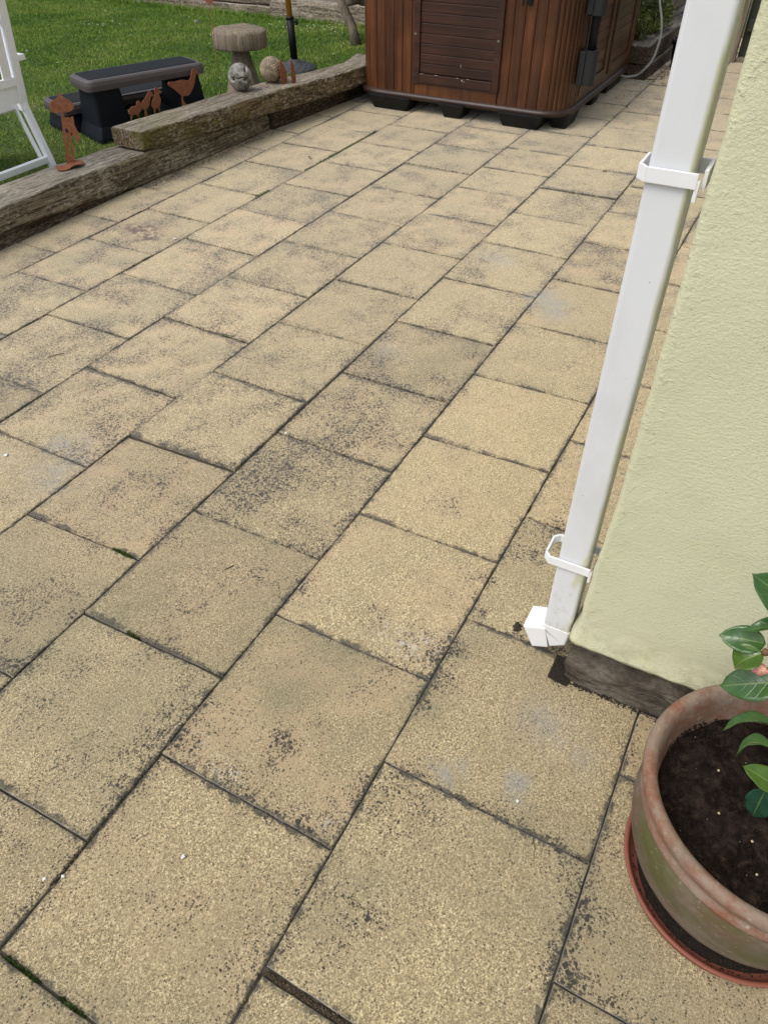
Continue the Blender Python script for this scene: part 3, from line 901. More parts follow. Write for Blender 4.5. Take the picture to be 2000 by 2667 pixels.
def small_leaf(x, y, s, rz, label, mat=None, z=0.001, parent=None):
    bm = bmesh.new()
    V = []
    for i in range(7):
        f = i / 6
        w = s * 0.30 * math.sin(math.pi * f ** 0.7) ** 1.3 + 0.0004
        V.append([bm.verts.new((s * (f - 0.5), sg * w, 0.004 * s / 0.03 + abs(sg) * s * 0.22 + s * 0.08 * math.sin(f * 5))) for sg in (-1, 0, 1)])
    for i in range(6):
        for j in range(2):
            bm.faces.new((V[i][j], V[i][j + 1], V[i + 1][j + 1], V[i + 1][j]))
    o = from_bm('dead_leaf', bm, mat or M_DEAD, None, True)
    o.location = (x, y, z); o.rotation_euler = (0, 0, rz)
    return tag(o, label, 'leaf')
small_leaf(4.227, 2.795, 0.035, 0.6, 'small curled brown leaf on a pale slab below the long beam')
small_leaf(4.856, 1.051, 0.025, 1.6, 'tiny brown leaf on a slab left of the upper pipe bracket')
small_leaf(6.35, 1.30, 0.04, 0.3, 'brown leaf scrap on the paving beside the hot tub')

# ---------------------------------------------------------------- timbers
def sleeper(label, stations, mat, seed=0, rough=0.006, ends=True, group='old wooden beams edging the lawn', loc=(0, 0, 0), rz=0.0, step=0.02, round_=0.014, name='wooden_beam'):
    """stations: (x, y_front, y_back, z_bottom, z_top) in local metres, interpolated"""
    xs = [s[0] for s in stations]
    L = xs[-1] - xs[0]
    nx = max(8, int(L / step))
    K = 13
    base = []
    for side in range(4):
        for j in range(K):
            f = j / K
            base.append([(f, 0), (1, f), (1 - f, 1), (0, 1 - f)][side])
    rings = []
    for i in range(nx + 1):
        x = xs[0] + L * i / nx
        yf, yb, zb, zt = [float(np.interp(x, xs, [s[q] for s in stations])) for q in (1, 2, 3, 4)]
        w, h = yb - yf, zt - zb
        endr = 0.004 * max(0, 1 - min(x - xs[0], xs[-1] - x) / 0.03)
        ring = []
        for (a, b) in base:
            y = yf + w * a; z = zb + h * b
            # rounded arrises
            ax, bz = min(a, 1 - a) * w, min(b, 1 - b) * h
            rr = round_ * (0.7 + 0.9 * abs(noise.noise(Vector((x * 3 + seed, a * 2, b * 2)))))
            if ax < rr and bz < rr:
                dx, dz = rr - ax, rr - bz
                dl = math.hypot(dx, dz)
                if dl > rr:
                    k = rr / dl
                    sy, sz = (1 if a < 0.5 else -1), (1 if b < 0.5 else -1)
                    y += sy * dx * (1 - k); z += sz * dz * (1 - k)
            cyn, czn = (a - 0.5), (b - 0.5)
            n1 = noise.noise(Vector((x * 1.4 + seed * 7, y * 6, z * 6)))
            n2 = noise.noise(Vector((x * 5 + seed, y * 45, z * 45)))
            n3 = noise.noise(Vector((x * 16 + seed, y * 90, z * 90)))
            d = rough * (0.55 * n1 + 0.75 * n2 + 0.35 * n3) - endr
            ln = math.hypot(cyn, czn) + 1e-6
            ny_ = 0 if abs(cyn) < abs(czn) - 0.01 else (1 if cyn > 0 else -1)
            nz_ = 0 if abs(czn) < abs(cyn) - 0.01 else (1 if czn > 0 else -1)
            xo = 0.0
            if i in (0, nx):
                xo = 0.006 * noise.noise(Vector((y * 30, z * 30, seed)))
            ring.append((x + xo, y + ny_ * d, z + nz_ * d))
        rings.append(ring)
    n = len(base)
    V = [p for r in rings for p in r]
    F = []
    for i in range(nx):
        for j in range(n):
            a = i * n
            F.append((a + j, a + (j + 1) % n, a + n + (j + 1) % n, a + n + j))
    # end caps as fans of quads
    me_faces = [tuple(f) for f in F] + [tuple(range(n))[::-1], tuple(range(nx * n, nx * n + n))]
    me = bpy.data.meshes.new(name)
    me.from_pydata(V, [], me_faces)
    bm = bmesh.new(); bm.from_mesh(me); bmesh.ops.recalc_face_normals(bm, faces=bm.faces); bm.to_mesh(me); bm.free()
    o = link(name, me, mat, None, False)
    for p in me.polygons: p.use_smooth = len(p.vertices) == 4
    o.location = loc
    o.rotation_euler = (0, 0, rz)
    return tag(o, label, 'beam', group)

W_GREY = mat_timber("weathered_beam_grey", (0.240, 0.200, 0.150), (0.060, 0.043, 0.029), 0.10, 0.55, 1.0)
W_BROWN = mat_timber("weathered_beam_brown", (0.200, 0.148, 0.092), (0.050, 0.031, 0.018), 0.85, 0.6, 5.0, brown=(0.130, 0.074, 0.038))
W_DARK = mat_timber("weathered_beam_dark", (0.100, 0.072, 0.052), (0.030, 0.019, 0.014), 0.0, 0.25, 9.0)
W_FAR = mat_timber("weathered_beam_pale", (0.290, 0.245, 0.180), (0.075, 0.055, 0.038), 0.1, 0.5, 12.0)

sleeper('lowest dark beam half hidden under the grey beam at the left edge', [(0.8, 3.405, 3.60, -0.04, 0.075), (2.3, 3.405, 3.60, -0.04, 0.070), (3.36, 3.412, 3.60, -0.04, 0.045)], W_DARK, 3, 0.004)
sleeper('long grey cracked beam with the rusty toadstool ornament standing on it',
        [(0.9, 3.40, 3.66, 0.07, 0.195), (2.4, 3.395, 3.655, 0.074, 0.193), (2.9, 3.390, 3.645, 0.045, 0.190), (3.35, 3.395, 3.640, 0.004, 0.174), (3.9, 3.385, 3.62, 0.0, 0.146), (4.3, 3.378, 3.60, -0.005, 0.121), (4.627, 3.376, 3.59, -0.01, 0.102)], W_GREY, 1, 0.0055)
sleeper('short dark brown beam lying between the grey beam and the tub',
        [(4.640, 3.352, 3.57, -0.02, 0.110), (5.2, 3.30, 3.52, -0.02, 0.112), (5.75, 3.255, 3.48, -0.02, 0.115), (6.3, 3.25, 3.48, -0.02, 0.115)], W_DARK, 6, 0.004)
sleeper('long brown mossy beam on top with the metal ducks behind and carved balls on it',
        [(3.395, 3.385, 3.615, 0.180, 0.284), (3.9, 3.330, 3.575, 0.163, 0.276), (4.3, 3.300, 3.545, 0.142, 0.268), (4.7, 3.265, 3.510, 0.126, 0.260), (5.2, 3.185, 3.41, 0.122, 0.250), (5.62, 3.135, 3.34, 0.120, 0.245), (5.95, 3.20, 3.42, 0.122, 0.245)], W_BROWN, 2, 0.0055, round_=0.014)

# far beams at the end of the lawn (local x runs along the beam)
sleeper('pale cracked beam at the far end of the lawn behind the parasol', [(0, -0.10, 0.10, -0.05, 0.295), (2.4, -0.10, 0.10, -0.05, 0.285)], W_FAR, 11, 0.010, loc=(7.68, 5.38, 0), rz=-math.pi / 2 - 0.03, group='old beams at the far end of the lawn', round_=0.03)
sleeper('lower of the two stacked far beams behind the wooden mushroom', [(0, -0.11, 0.10, -0.05, 0.195), (2.9, -0.11, 0.10, -0.05, 0.195)], W_GREY, 12, 0.008, loc=(7.70, 8.32, 0), rz=-math.pi / 2 + 0.02, group='old beams at the far end of the lawn', round_=0.02)
sleeper('upper of the two stacked far beams behind the wooden mushroom', [(0, -0.10, 0.12, 0.200, 0.335), (2.88, -0.10, 0.12, 0.200, 0.330)], W_FAR, 13, 0.008, loc=(7.71, 8.34, 0), rz=-math.pi / 2 + 0.03, group='old beams at the far end of the lawn', round_=0.02)
# planter by the tub
sleeper('dark lower beam of the planter corner behind the hose', [(7.285, 1.385, 1.60, -0.02, 0.105), (10.4, 1.30, 1.5, -0.02, 0.11)], W_DARK, 14, 0.006, group='beams of the planter beside the tub')
sleeper('grey upper beam of the planter corner behind the hose', [(7.27, 1.40, 1.62, 0.112, 0.242), (10.4, 1.315, 1.53, 0.112, 0.25)], W_DARK, 15, 0.006, group='beams of the planter beside the tub')
sleeper('grey upper cross beam of the planter running behind the tub', [(0, -0.10, 0.10, 0.112, 0.250), (1.9, -0.10, 0.10, 0.112, 0.250)], W_GREY, 16, 0.006, loc=(7.385, 3.53, 0), rz=-math.pi / 2, group='beams of the planter beside the tub')
sleeper('dark lower cross beam of the planter running behind the tub', [(0, -0.10, 0.10, -0.02, 0.105), (1.9, -0.10, 0.10, -0.02, 0.105)], W_DARK, 17, 0.006, loc=(7.385, 3.54, 0), rz=-math.pi / 2, group='beams of the planter beside the tub')

# ---------------------------------------------------------------- lawn
LZ = 0.115
t = NT("lawn_base")
P = t.coord('Object')
t.out(t.mix(t.smooth(t.noise(P, 5, 5, 0.7), 0.35, 0.65), (0.022, 0.045, 0.008), (0.045, 0.060, 0.018)), 0.95)
def lawn_mesh():
    bm = bmesh.new()
    for (x0, x1, y0, y1) in ((-3, 7.62, 3.50, 12.0),):
        bm.faces.new([bm.verts.new(p) for p in ((x0, y0, LZ), (x1, y0, LZ), (x1, y1, LZ), (x0, y1, LZ))])
    return tag(from_bm('lawn', bm, t.mat), kind='structure')
lawn_mesh()
def mat_grass():
    t = NT("grass_blades")
    r = t.attr('rnd').outputs['Fac']
    P = t.coord('Object')
    n = t.noise(P, 1.4, 4, 0.6)
    a = t.math('ADD', t.math('MULTIPLY', r, 0.45), t.math('MULTIPLY_ADD', n, 1.1, -0.18))
    c = t.ramp(a, [(0.25, (0.044, 0.108, 0.008)), (0.52, (0.100, 0.202, 0.014)), (0.74, (0.180, 0.275, 0.032)), (1.0, (0.36, 0.35, 0.10))])
    return t.out(c, 0.55, None, spec=0.3)
M_GRASS = mat_grass()
def blades(name, x0, x1, y0, y1, n, hmin, hmax, w, label, zb, seed=0, fn=None):
    g = np.random.default_rng(seed)
    x = g.uniform(x0, x1, n); y = g.uniform(y0, y1, n)
    if fn is not None:
        k = fn(x, y); x, y = x[k], y[k]; n = len(x)
    clump = np.array([noise.noise(Vector((a * 9, b * 9, 0))) for a, b in zip(x, y)])
    h = g.uniform(hmin, hmax, n) * (1 + 0.45 * clump)
    az = g.uniform(0, 2 * np.pi, n); lean = g.normal(0, 0.9, (n, 2)) * h[:, None] * 0.55
    ww = w * g.uniform(0.6, 1.3, n)
    dx, dy = np.cos(az) * ww / 2, np.sin(az) * ww / 2
    z0 = np.full(n, zb - 0.004)
    V = np.empty((n, 3, 3))
    V[:, 0] = np.c_[x - dx, y - dy, z0]
    V[:, 1] = np.c_[x + dx, y + dy, z0]
    V[:, 2] = np.c_[x + lean[:, 0], y + lean[:, 1], z0 + h]
    F = np.arange(3 * n).reshape(n, 3)
    return tag(from_np(name, V.reshape(-1, 3), F, M_GRASS, attr={'rnd': g.random(n)}), label, 'grass', kind='stuff')
def wedge(x, y):   # inside the camera's ground view, with a margin
    a = np.arctan2(y, x) - YAW
    return (a < 0.66) & (a > -0.05) & ((y > 3.60) | (x > 4.2))
blades('grass', 2.3, 4.8, 3.60, 7.2, 190000, 0.009, 0.024, 0.0042, 'short green grass of the near part of the lawn', LZ, 1, wedge)
blades('grass', 4.8, 7.62, 3.40, 9.4, 280000, 0.009, 0.025, 0.0058, 'green grass of the far part of the lawn', LZ, 2, wedge)
# longer tufts against the beams
blades('grass', 2.4, 4.4, 3.63, 3.72, 5000, 0.03, 0.055, 0.004, 'longer grass growing against the back of the grey beam', LZ, 3)
blades('grass', 7.48, 7.60, 4.2, 8.5, 5000, 0.03, 0.07, 0.006, 'longer grass against the far beams', LZ, 4)

# daisies
M_DAISY = mat_simple("daisy_white", (0.75, 0.75, 0.70), 0.6, 10, 0.1)
def daisies(label, spots, seed):
    r = random.Random(seed)
    V, F = [], []
    for (cx, cy, sx_, sy_, n) in spots:
        for i in range(n):
            x, y = r.gauss(cx, sx_), r.gauss(cy, sy_)
            s = r.uniform(0.005, 0.009); z = LZ + r.uniform(0.02, 0.035)
            b = len(V)
            for k in range(6):
                w = k * math.pi / 3
                V.append((x + s * math.cos(w), y + s * math.sin(w), z + 0.002 * math.sin(w * 2)))
            F.append(tuple(range(b, b + 6)))
    return tag(from_np('daisies', V, F, M_DAISY), label, 'flowers', kind='stuff')
daisies('many small white daisies scattered in the far grass', [(7.2, 4.55, 0.10, 0.22, 45), (6.6, 4.9, 0.5, 0.7, 10), (6.4, 6.6, 0.12, 0.2, 12), (5.6, 6.0, 0.6, 0.9, 6), (5.2, 5.0, 0.7, 0.6, 4)], 5)
M_CLOCK = mat_simple("dandelion_fluff", (0.45, 0.45, 0.42), 0.9, 10, 0.1)
dc = thing('dandelion_clock', (6.42, 5.41, LZ), 'single white dandelion clock standing in the lawn left of the wooden mushroom', 'flower')
bm = bmesh.new()
tube(bm, [(6.42, 5.41, LZ), (6.425, 5.41, LZ + 0.06), (6.43, 5.415, LZ + 0.115)], 0.0022, 6)
adopt(from_bm('stalk', bm, M_GRASS, None, True), dc)
r = random.Random(4); V = []; F = []
for i in range(260):
    d = Vector((r.gauss(0, 1), r.gauss(0, 1), r.gauss(0, 1))).normalized()
    p = Vector((6.43, 5.415, LZ + 0.128))
    e = d.orthogonal().normalized() * 0.0022
    b = len(V); V += [p, p + d * 0.017 - e, p + d * 0.017 + e]; F.append((b, b + 1, b + 2))
adopt(from_np('seed_head', [tuple(v) for v in V], F, M_CLOCK), dc)

# ---------------------------------------------------------------- rusty metal ornaments
def mat_rust():
    t = NT("rusty_steel")
    P = t.coord('Object')
    c = t.ramp(t.noise(P, 60, 6, 0.7), [(0.3, (0.165, 0.062, 0.032)), (0.5, (0.235, 0.092, 0.050)), (0.72, (0.31, 0.135, 0.078))])
    c = t.mix(t.smooth(t.noise(P, 9, 4, 0.6), 0.5, 0.7, 0, 0.35), c, (0.14, 0.05, 0.028))
    return t.out(c, 0.85, t.bump(t.noise(P, 250, 3, 0.6), 0.3, 0.001), spec=0.25)
M_RUST = mat_rust()
BASEG = Vector((2.99, 3.567, 0.192))
hd = Vector((2.99, 3.567, 0)).normalized(); gx_dir = Vector((hd.y, -hd.x, 0))
tg = thing('toadstool_ornament', BASEG, 'rusty metal toadstool cut-out on a round foot on the grey beam', 'ornament')
cap = [(0.0331, 0.2616), (-0.0143, 0.2653), (-0.0185, 0.2863), (-0.010, 0.3091), (0.0129, 0.323), (0.030, 0.3297), (0.0415, 0.3415), (0.0521, 0.3585), (0.0563, 0.341), (0.066, 0.330), (0.0846, 0.3174), (0.0975, 0.3037), (0.1038, 0.2854), (0.096, 0.271), (0.080, 0.262), (0.0584, 0.2592), (0.0439, 0.2606)]
def smooth2(pts, n=4):
    P = [Vector((a, b, 0)) for a, b in pts]; m = len(P); out = []
    for i in range(m):
        a, b, c, d = P[i - 1], P[i], P[(i + 1) % m], P[(i + 2) % m]
        for k in range(n):
            f = k / n
            q = 0.5 * ((2 * b) + (c - a) * f + (2 * a - 5 * b + 4 * c - d) * f * f + (3 * b - a - 3 * c + d) * f ** 3)
            out.append((q.x, q.y))
    return out
slots = [[(0.028 + i * 0.0155, 0.3155), (0.0305 + i * 0.0155, 0.3155), (0.031 + i * 0.0155, 0.302), (0.0285 + i * 0.0155, 0.302)] for i in range(4)]
adopt(plate(smooth2(cap, 3), 0.003, BASEG + gx_dir * 0 - hd * 0.002, gx_dir, 'cap', M_RUST, None, slots), tg)
stem = [(0.0334, 0.2656), (0.0445, 0.2645), (0.0405, 0.2409), (0.050, 0.233), (0.060, 0.236), (0.0715, 0.2306), (0.0800, 0.2375), (0.0877, 0.2361), (0.0831, 0.1957), (0.0912, 0.1617), (0.094, 0.125), (0.0785, 0.098), (0.0655, 0.1309), (0.0573, 0.1611), (0.0486, 0.1413), (0.0498, 0.0907), (0.0417, 0.0398), (0.0268, -0.0062), (-0.0095, -0.0067), (-0.0083, 0.0365), (0.0060, 0.0821), (0.0077, 0.1327), (0.0181, 0.1816), (0.0264, 0.2419)]
hole = [(0.0316, 0.1803), (0.0389, 0.1857), (0.045, 0.1707), (0.0398, 0.1567), (0.0292, 0.160)]
slit = [(0.0300, 0.1459), (0.0375, 0.1438), (0.0285, 0.0404), (0.0189, 0.045)]
adopt(plate(stem, 0.003, BASEG, gx_dir, 'figure', M_RUST, None, [hole, slit]), tg)
bm = bmesh.new()
ring = []
for j in range(28):
    w = 2 * math.pi * j / 28
    rr = 0.062 * (1 + 0.22 * math.cos(2 * w + 0.5) + 0.06 * noise.noise(Vector((math.cos(w) * 3, math.sin(w) * 3, 0))))
    ring.append((2.967 + rr * math.cos(w) * 1.15, 3.530 + rr * math.sin(w) * 0.78, 0.2005 + 0.006 * math.sin(w * 3)))
loft(bm, [ring, [(a, b, c + 0.003) for a, b, c in ring]])
adopt(from_bm('foot_plate', bm, M_RUST), tg)

def metal_bird(name, pts, y, label, cat='ornament', group=None, xdir=(1, 0, 0)):
    x0 = sum(p[0] for p in pts) / len(pts); z0 = min(p[1] for p in pts)
    o = plate([(a - x0, b - z0) for a, b in smooth2(pts, 2)], 0.003, (0, 0, 0), (1, -0.06, 0), name, M_RUST)
    o.location = (x0 + (0.018 if y > 3.5 else 0), y, z0)
    return tag(o, label, cat, group)
metal_bird('duckling_ornament', [(3.568, 0.270), (3.572, 0.278), (3.578, 0.296), (3.562, 0.309), (3.573, 0.327), (3.601, 0.339), (3.632, 0.337), (3.641, 0.352), (3.658, 0.359), (3.671, 0.350), (3.672, 0.338), (3.689, 0.326), (3.664, 0.326), (3.663, 0.307), (3.643, 0.291), (3.636, 0.288), (3.642, 0.272), (3.633, 0.272), (3.619, 0.291), (3.596, 0.293), (3.580, 0.280)], 3.632, 'lowest of the three rusty metal ducklings, nearest the beam end', group=None)
metal_bird('duckling_ornament', [(3.682, 0.268), (3.689, 0.302), (3.656, 0.323), (3.683, 0.347), (3.709, 0.362), (3.730, 0.375), (3.738, 0.388), (3.753, 0.395), (3.768, 0.386), (3.782, 0.358), (3.760, 0.362), (3.752, 0.352), (3.735, 0.322), (3.704, 0.303), (3.700, 0.290), (3.706, 0.270), (3.695, 0.268)], 3.622, 'middle one of the three rusty metal ducklings, leaning forward', group=None)
metal_bird('duckling_ornament', [(3.755, 0.268), (3.757, 0.290), (3.745, 0.317), (3.758, 0.341), (3.783, 0.360), (3.791, 0.373), (3.786, 0.392), (3.800, 0.403), (3.817, 0.400), (3.826, 0.388), (3.845, 0.367), (3.822, 0.366), (3.820, 0.357), (3.830, 0.333), (3.818, 0.309), (3.804, 0.295), (3.808, 0.268), (3.799, 0.268), (3.791, 0.290), (3.772, 0.291), (3.764, 0.268)], 3.612, 'tallest upright duckling of rusty metal beside the big duck', group=None)
metal_bird('duck_ornament', [(3.995, 0.255), (4.003, 0.300), (4.001, 0.318), (3.982, 0.335), (3.941, 0.370), (3.905, 0.396), (3.918, 0.412), (3.959, 0.404), (4.033, 0.402), (4.072, 0.390), (4.100, 0.392), (4.118, 0.415), (4.128, 0.436), (4.150, 0.442), (4.168, 0.432), (4.196, 0.391), (4.166, 0.410), (4.155, 0.405), (4.140, 0.369), (4.099, 0.325), (4.062, 0.306), (4.020, 0.312), (4.012, 0.290), (4.035, 0.262), (4.010, 0.262)], 3.592, 'large rusty metal mother duck standing behind the long brown beam')
metal_bird('leaf_ornament', [(4.775, 0.255), (4.824, 0.262), (4.832, 0.324), (4.806, 0.362), (4.772, 0.412), (4.760, 0.363), (4.764, 0.31)], 3.340, 'rusty pointed metal leaf right beside the tan carved ball')
metal_bird('leaf_ornament', [(4.838, 0.255), (4.878, 0.258), (4.880, 0.297), (4.871, 0.345), (4.843, 0.412), (4.829, 0.359), (4.831, 0.318)], 3.300, 'rusty pointed metal leaf in front of the parasol base')
# heart on a rod
hs_ = thing('heart_stake', (4.62, 3.80, LZ), 'rusty metal heart on a thin rod stuck in the grass left of the wooden mushroom', 'ornament')
bm = bmesh.new()
tube(bm, [(4.62, 3.765, 0.10), (4.607, 3.748, 0.40), (4.600, 3.742, 0.72)], 0.0020, 6)
adopt(from_bm('rod', bm, M_RUST, None, True), hs_)
heart = []
for i in range(40):
    w = 2 * math.pi * i / 40
    heart.append((0.0040 * 16 * math.sin(w) ** 3 * 0.9, 0.0040 * (13 * math.cos(w) - 5 * math.cos(2 * w) - 2 * math.cos(3 * w) - math.cos(4 * w)) * 0.9))
adopt(plate(heart, 0.003, (4.600, 3.742, 0.765), (0.55, -0.83, 0), 'heart', M_RUST), hs_)

# ---------------------------------------------------------------- wooden mushroom
W_MUSH = mat_timber("mushroom_wood", (0.250, 0.215, 0.165), (0.070, 0.052, 0.036), 0.0, 0.3, 20.0)
def mat_endwood(name, axis_z=True):
    t = NT(name)
    P = t.coord('Object')
    Q = t.map(P, scale=(60, 60, 3.0)) if axis_z else t.map(P, scale=(60, 3, 60))
    g = t.noise(Q, 1.0, 4, 0.7)
    ck = t.smooth(t.math('ABSOLUTE', t.math('SUBTRACT', t.noise(t.map(P, scale=(26, 26, 1.2)), 1.0, 4, 0.7), 0.5)), 0.014, 0.0)
    c = t.mix(t.smooth(g, 0.36, 0.62), (0.130, 0.105, 0.076), (0.255, 0.218, 0.165))
    c = t.mix(t.smooth(t.noise(P, 9, 5, 0.6), 0.45, 0.7, 0, 0.5), c, (0.15, 0.12, 0.09))
    c = t.mix(t.math('MULTIPLY', ck, 0.8), c, (0.02, 0.015, 0.01))
    return t.out(c, 0.9, t.bump(t.math('SUBTRACT', g, ck), 0.35, 0.003), spec=0.2)
M_ENDW = mat_endwood("upright_grain_wood")
mr = thing('wooden_mushroom', (5.0, 3.84, LZ), 'grey weathered wooden mushroom with a thick flat cap standing on the lawn', 'ornament')
bm = bmesh.new()
def irr(prof, n, c, amp, sq=None, tilt=0.0, facets=0.0):
    rings = lathe(bm, prof, n, c)
    for ring in rings:
        for v in ring:
            dx, dy = v.co.x - c[0], v.co.y - c[1]
            w = math.atan2(dy, dx)
            k = 1 + amp * noise.noise(Vector((math.cos(w) * 1.7, math.sin(w) * 1.7, 3.0))) + facets * noise.noise(Vector((w * 5, v.co.z * 4, 0)))
            v.co.x = c[0] + dx * k; v.co.y = c[1] + dy * k
            v.co.z += tilt * dx + 0.006 * noise.noise(Vector((dx * 9, dy * 9, 2)))
    return rings
R = irr([(0.001, 0.412), (0.088, 0.41), (0.16, 0.402), (0.1824, 0.405), (0.1872, 0.415), (0.1888, 0.46), (0.1872, 0.498), (0.1824, 0.51), (0.1696, 0.518), (0.096, 0.523), (0.001, 0.524)], 96, (5.0, 3.84, 0), 0.07, facets=0.006)
adopt(from_bm('cap', bm, M_ENDW, None, True), mr)
bm = bmesh.new()
irr([(0.150, 0.06), (0.136, 0.12), (0.112, 0.20), (0.082, 0.30), (0.062, 0.37), (0.055, 0.415)], 10, (5.0, 3.84, 0), 0.08, facets=0.05)
adopt(from_bm('stem', bm, M_ENDW, None, False), mr)

# ---------------------------------------------------------------- carved balls
def mat_stoneball(name, a, b, cscale=14):
    t = NT(name)
    P = t.coord('Object')
    c = t.mix(t.smooth(t.noise(P, cscale, 6, 0.7), 0.36, 0.62), a, b)
    dk = t.attr('groove').outputs['Fac']
    c = t.mix(t.smooth(dk, 0.25, 0.9, 0, 0.88), c, (0.020, 0.016, 0.012))
    nrm = t.bump(t.noise(P, 120, 4, 0.6), 0.35, 0.002)
    return t.out(c, 0.6, nrm, spec=0.35)
cv = Vector((0, 0, CAMH))
def ball(name, c, r, label, mat, groovefn, squash=1.0):
    bm = bmesh.new()
    bmesh.ops.create_icosphere(bm, subdivisions=6, radius=1.0)
    f = (Vector((0, 0, CAMH)) - Vector(c)); f.z = 0; f.normalize()
    s = Vector((0, 0, 1)).cross(f)     # to the right as seen from the terrace
    gv = []
    for v in bm.verts:
        n = v.co.normalized()
        a, b, d = n.dot(s), n.z, n.dot(f)
        g = groovefn(a, b, d)
        gv.append(max(0, g))
        k = r * (1 - g + 0.015 * noise.noise(n * 2.5))
        v.co = Vector((n.x * k, n.y * k, n.z * k * squash))
    o = from_bm(name, bm, mat, None, True)
    ga = o.data.attributes.new('groove', 'FLOAT', 'POINT')
    ga.data.foreach_set('value', np.array(gv, dtype=np.float32) / max(gv))
    o.location = c
    return tag(o, label, 'ornament')
def g_face(a, b, d):
    if d < 0: return 0
    g = 0.0
    mouth = math.exp(-((b - 0.10 - 0.05 * math.sin(a * 8)) / 0.040) ** 2) * (1 if abs(a + 0.05) < 0.72 else math.exp(-((abs(a + 0.05) - 0.72) / 0.04) ** 2))
    g = max(g, 0.17 * mouth)
    g = max(g, 0.20 * math.exp(-(((a + 0.62) / 0.16) ** 2 + ((b + 0.02) / 0.13) ** 2) ** 1.5))
    g = max(g, 0.17 * math.exp(-(((a - 0.42) / 0.17) ** 2 + ((b + 0.06 + 0.25 * (a - 0.4)) / 0.10) ** 2) ** 1.5))
    g = max(g, 0.18 * math.exp(-(((a - 0.52) / 0.10) ** 2 + ((b - 0.62) / 0.17) ** 2) ** 1.5))
    return g
def g_net(a, b, d):
    g = 0.0
    ph, th = math.atan2(a, d), math.asin(max(-1, min(1, b)))
    if b > 0.0 - 0.5 * a and a > -0.55:
        for q in ((ph * 3.6 + th * 1.6), (th * 4.4 - ph * 1.3)):
            fr = abs((q % 1.0) - 0.5)
            g = max(g, 0.060 * math.exp(-(fr / 0.075) ** 2))
    g = max(g, 0.04 * math.exp(-((a + 0.55 - 0.25 * b) / 0.03) ** 2) * (1 if d > 0 else 0))
    # ear-like knob on the right
    k = ((a - 0.93) ** 2 + (b - 0.35) ** 2 + (d - 0.1) ** 2)
    g -= 0.22 * math.exp(-k / 0.035)
    g += 0.08 * math.exp(-k / 0.006)
    return g
M_BALL1 = mat_stoneball("grey_carved_stone", (0.085, 0.082, 0.075), (0.33, 0.32, 0.29))
M_BALL2 = mat_stoneball("tan_carved_stone", (0.155, 0.118, 0.078), (0.33, 0.265, 0.185))
b1 = ball('carved_ball', (4.485, 3.475, 0.268 + 0.078), 0.078, 'grey carved ball with a dark gaping mouth on the brown beam', M_BALL1, g_face, 1.05)
b2 = ball('carved_ball', (4.80, 3.44, 0.258 + 0.078), 0.081, 'tan carved ball with a cross-hatched shell pattern on the brown beam', M_BALL2, g_net, 0.97)

# ---------------------------------------------------------------- parasol
M_ORANGE = mat_stain_wood("orange_pole_wood", 2, (0.62, 0.300, 0.055), (0.50, 0.225, 0.040))
M_BLACK = mat_simple("black_steel", (0.006, 0.007, 0.009), 0.5, 30, 0.3, spec=0.2)
M_CAST = mat_simple("dark_cast_base", (0.045, 0.050, 0.058), 0.6, 40, 0.4, spec=0.4)
pr = thing('parasol', (5.77, 3.90, LZ), 'closed-up view of a parasol, orange wooden pole in a black sleeve on a round base', 'parasol')
pr['label'] = 'parasol with orange wooden pole in a black sleeve and dark round base on the grass'
bm = bmesh.new()
lathe(bm, [(0.175, -0.01), (0.18, 0.005), (0.175, 0.015), (0.145, 0.030), (0.10, 0.043), (0.05, 0.053), (0.04, 0.075), (0.001, 0.075)], 64, (5.77, 3.90, LZ))
# raised crescents on the base
for ring, (rad, cnt) in enumerate(((0.075, 7), (0.105, 10), (0.135, 13), (0.163, 16))):
    for k in range(cnt):
        a0 = 2 * math.pi * (k + 0.5 * (ring % 2)) / cnt
        pts = []
        for q in range(5):
            a = a0 + (q - 2) / 4 * (0.62 * 2 * math.pi / cnt)
            rr = rad + 0.008 * math.cos((q - 2) / 2 * 1.4)
            zz_ = LZ + float(np.interp(rr, [0.05, 0.10, 0.145, 0.175], [0.053, 0.043, 0.030, 0.015]))
            pts.append((5.77 + rr * math.cos(a), 3.90 + rr * math.sin(a), zz_))
        tube(bm, pts, [0.001, 0.004, 0.005, 0.004, 0.001], 6)
adopt(from_bm('base', bm, M_CAST, None, True), pr)
tilt = Vector((0.015, 0.055, 1)).normalized()
p0 = Vector((5.77, 3.90, LZ + 0.06))
bm = bmesh.new(); tube(bm, [p0, p0 + tilt * 0.30], 0.029, 24)
tube(bm, [p0 + tilt * 0.285, p0 + tilt * 0.303], 0.031, 24)
adopt(from_bm('sleeve', bm, M_BLACK, None, True), pr)
bm = bmesh.new(); tube(bm, [p0 + tilt * 0.25, p0 + tilt * 1.9], 0.0225, 24)
adopt(from_bm('pole', bm, M_ORANGE, None, True), pr)
bm = bmesh.new()
sdr = Vector((0.45, -0.88, 0.0)).normalized()
k0 = p0 + tilt * 0.265
tube(bm, [k0 + sdr * 0.025, k0 + sdr * 0.055], 0.006, 10)
tube(bm, [k0 + sdr * 0.045 + Vector((0, 0, -0.02)), k0 + sdr * 0.052, k0 + sdr * 0.045 + Vector((0, 0, 0.02))], [0.008, 0.011, 0.008], 10)
adopt(from_bm('knob', bm, M_BLACK, None, True), pr)
M_CANOPY = mat_simple("canopy_cloth", (0.45, 0.42, 0.36), 0.9, 20, 0.2)
bm = bmesh.new()
lathe(bm, [(0.03, 1.15), (0.09, 1.25), (0.07, 1.7), (0.03, 2.05), (0.001, 2.1)], 16, (5.82, 3.99, 0))
adopt(from_bm('canopy', bm, M_CANOPY, None, True), pr)

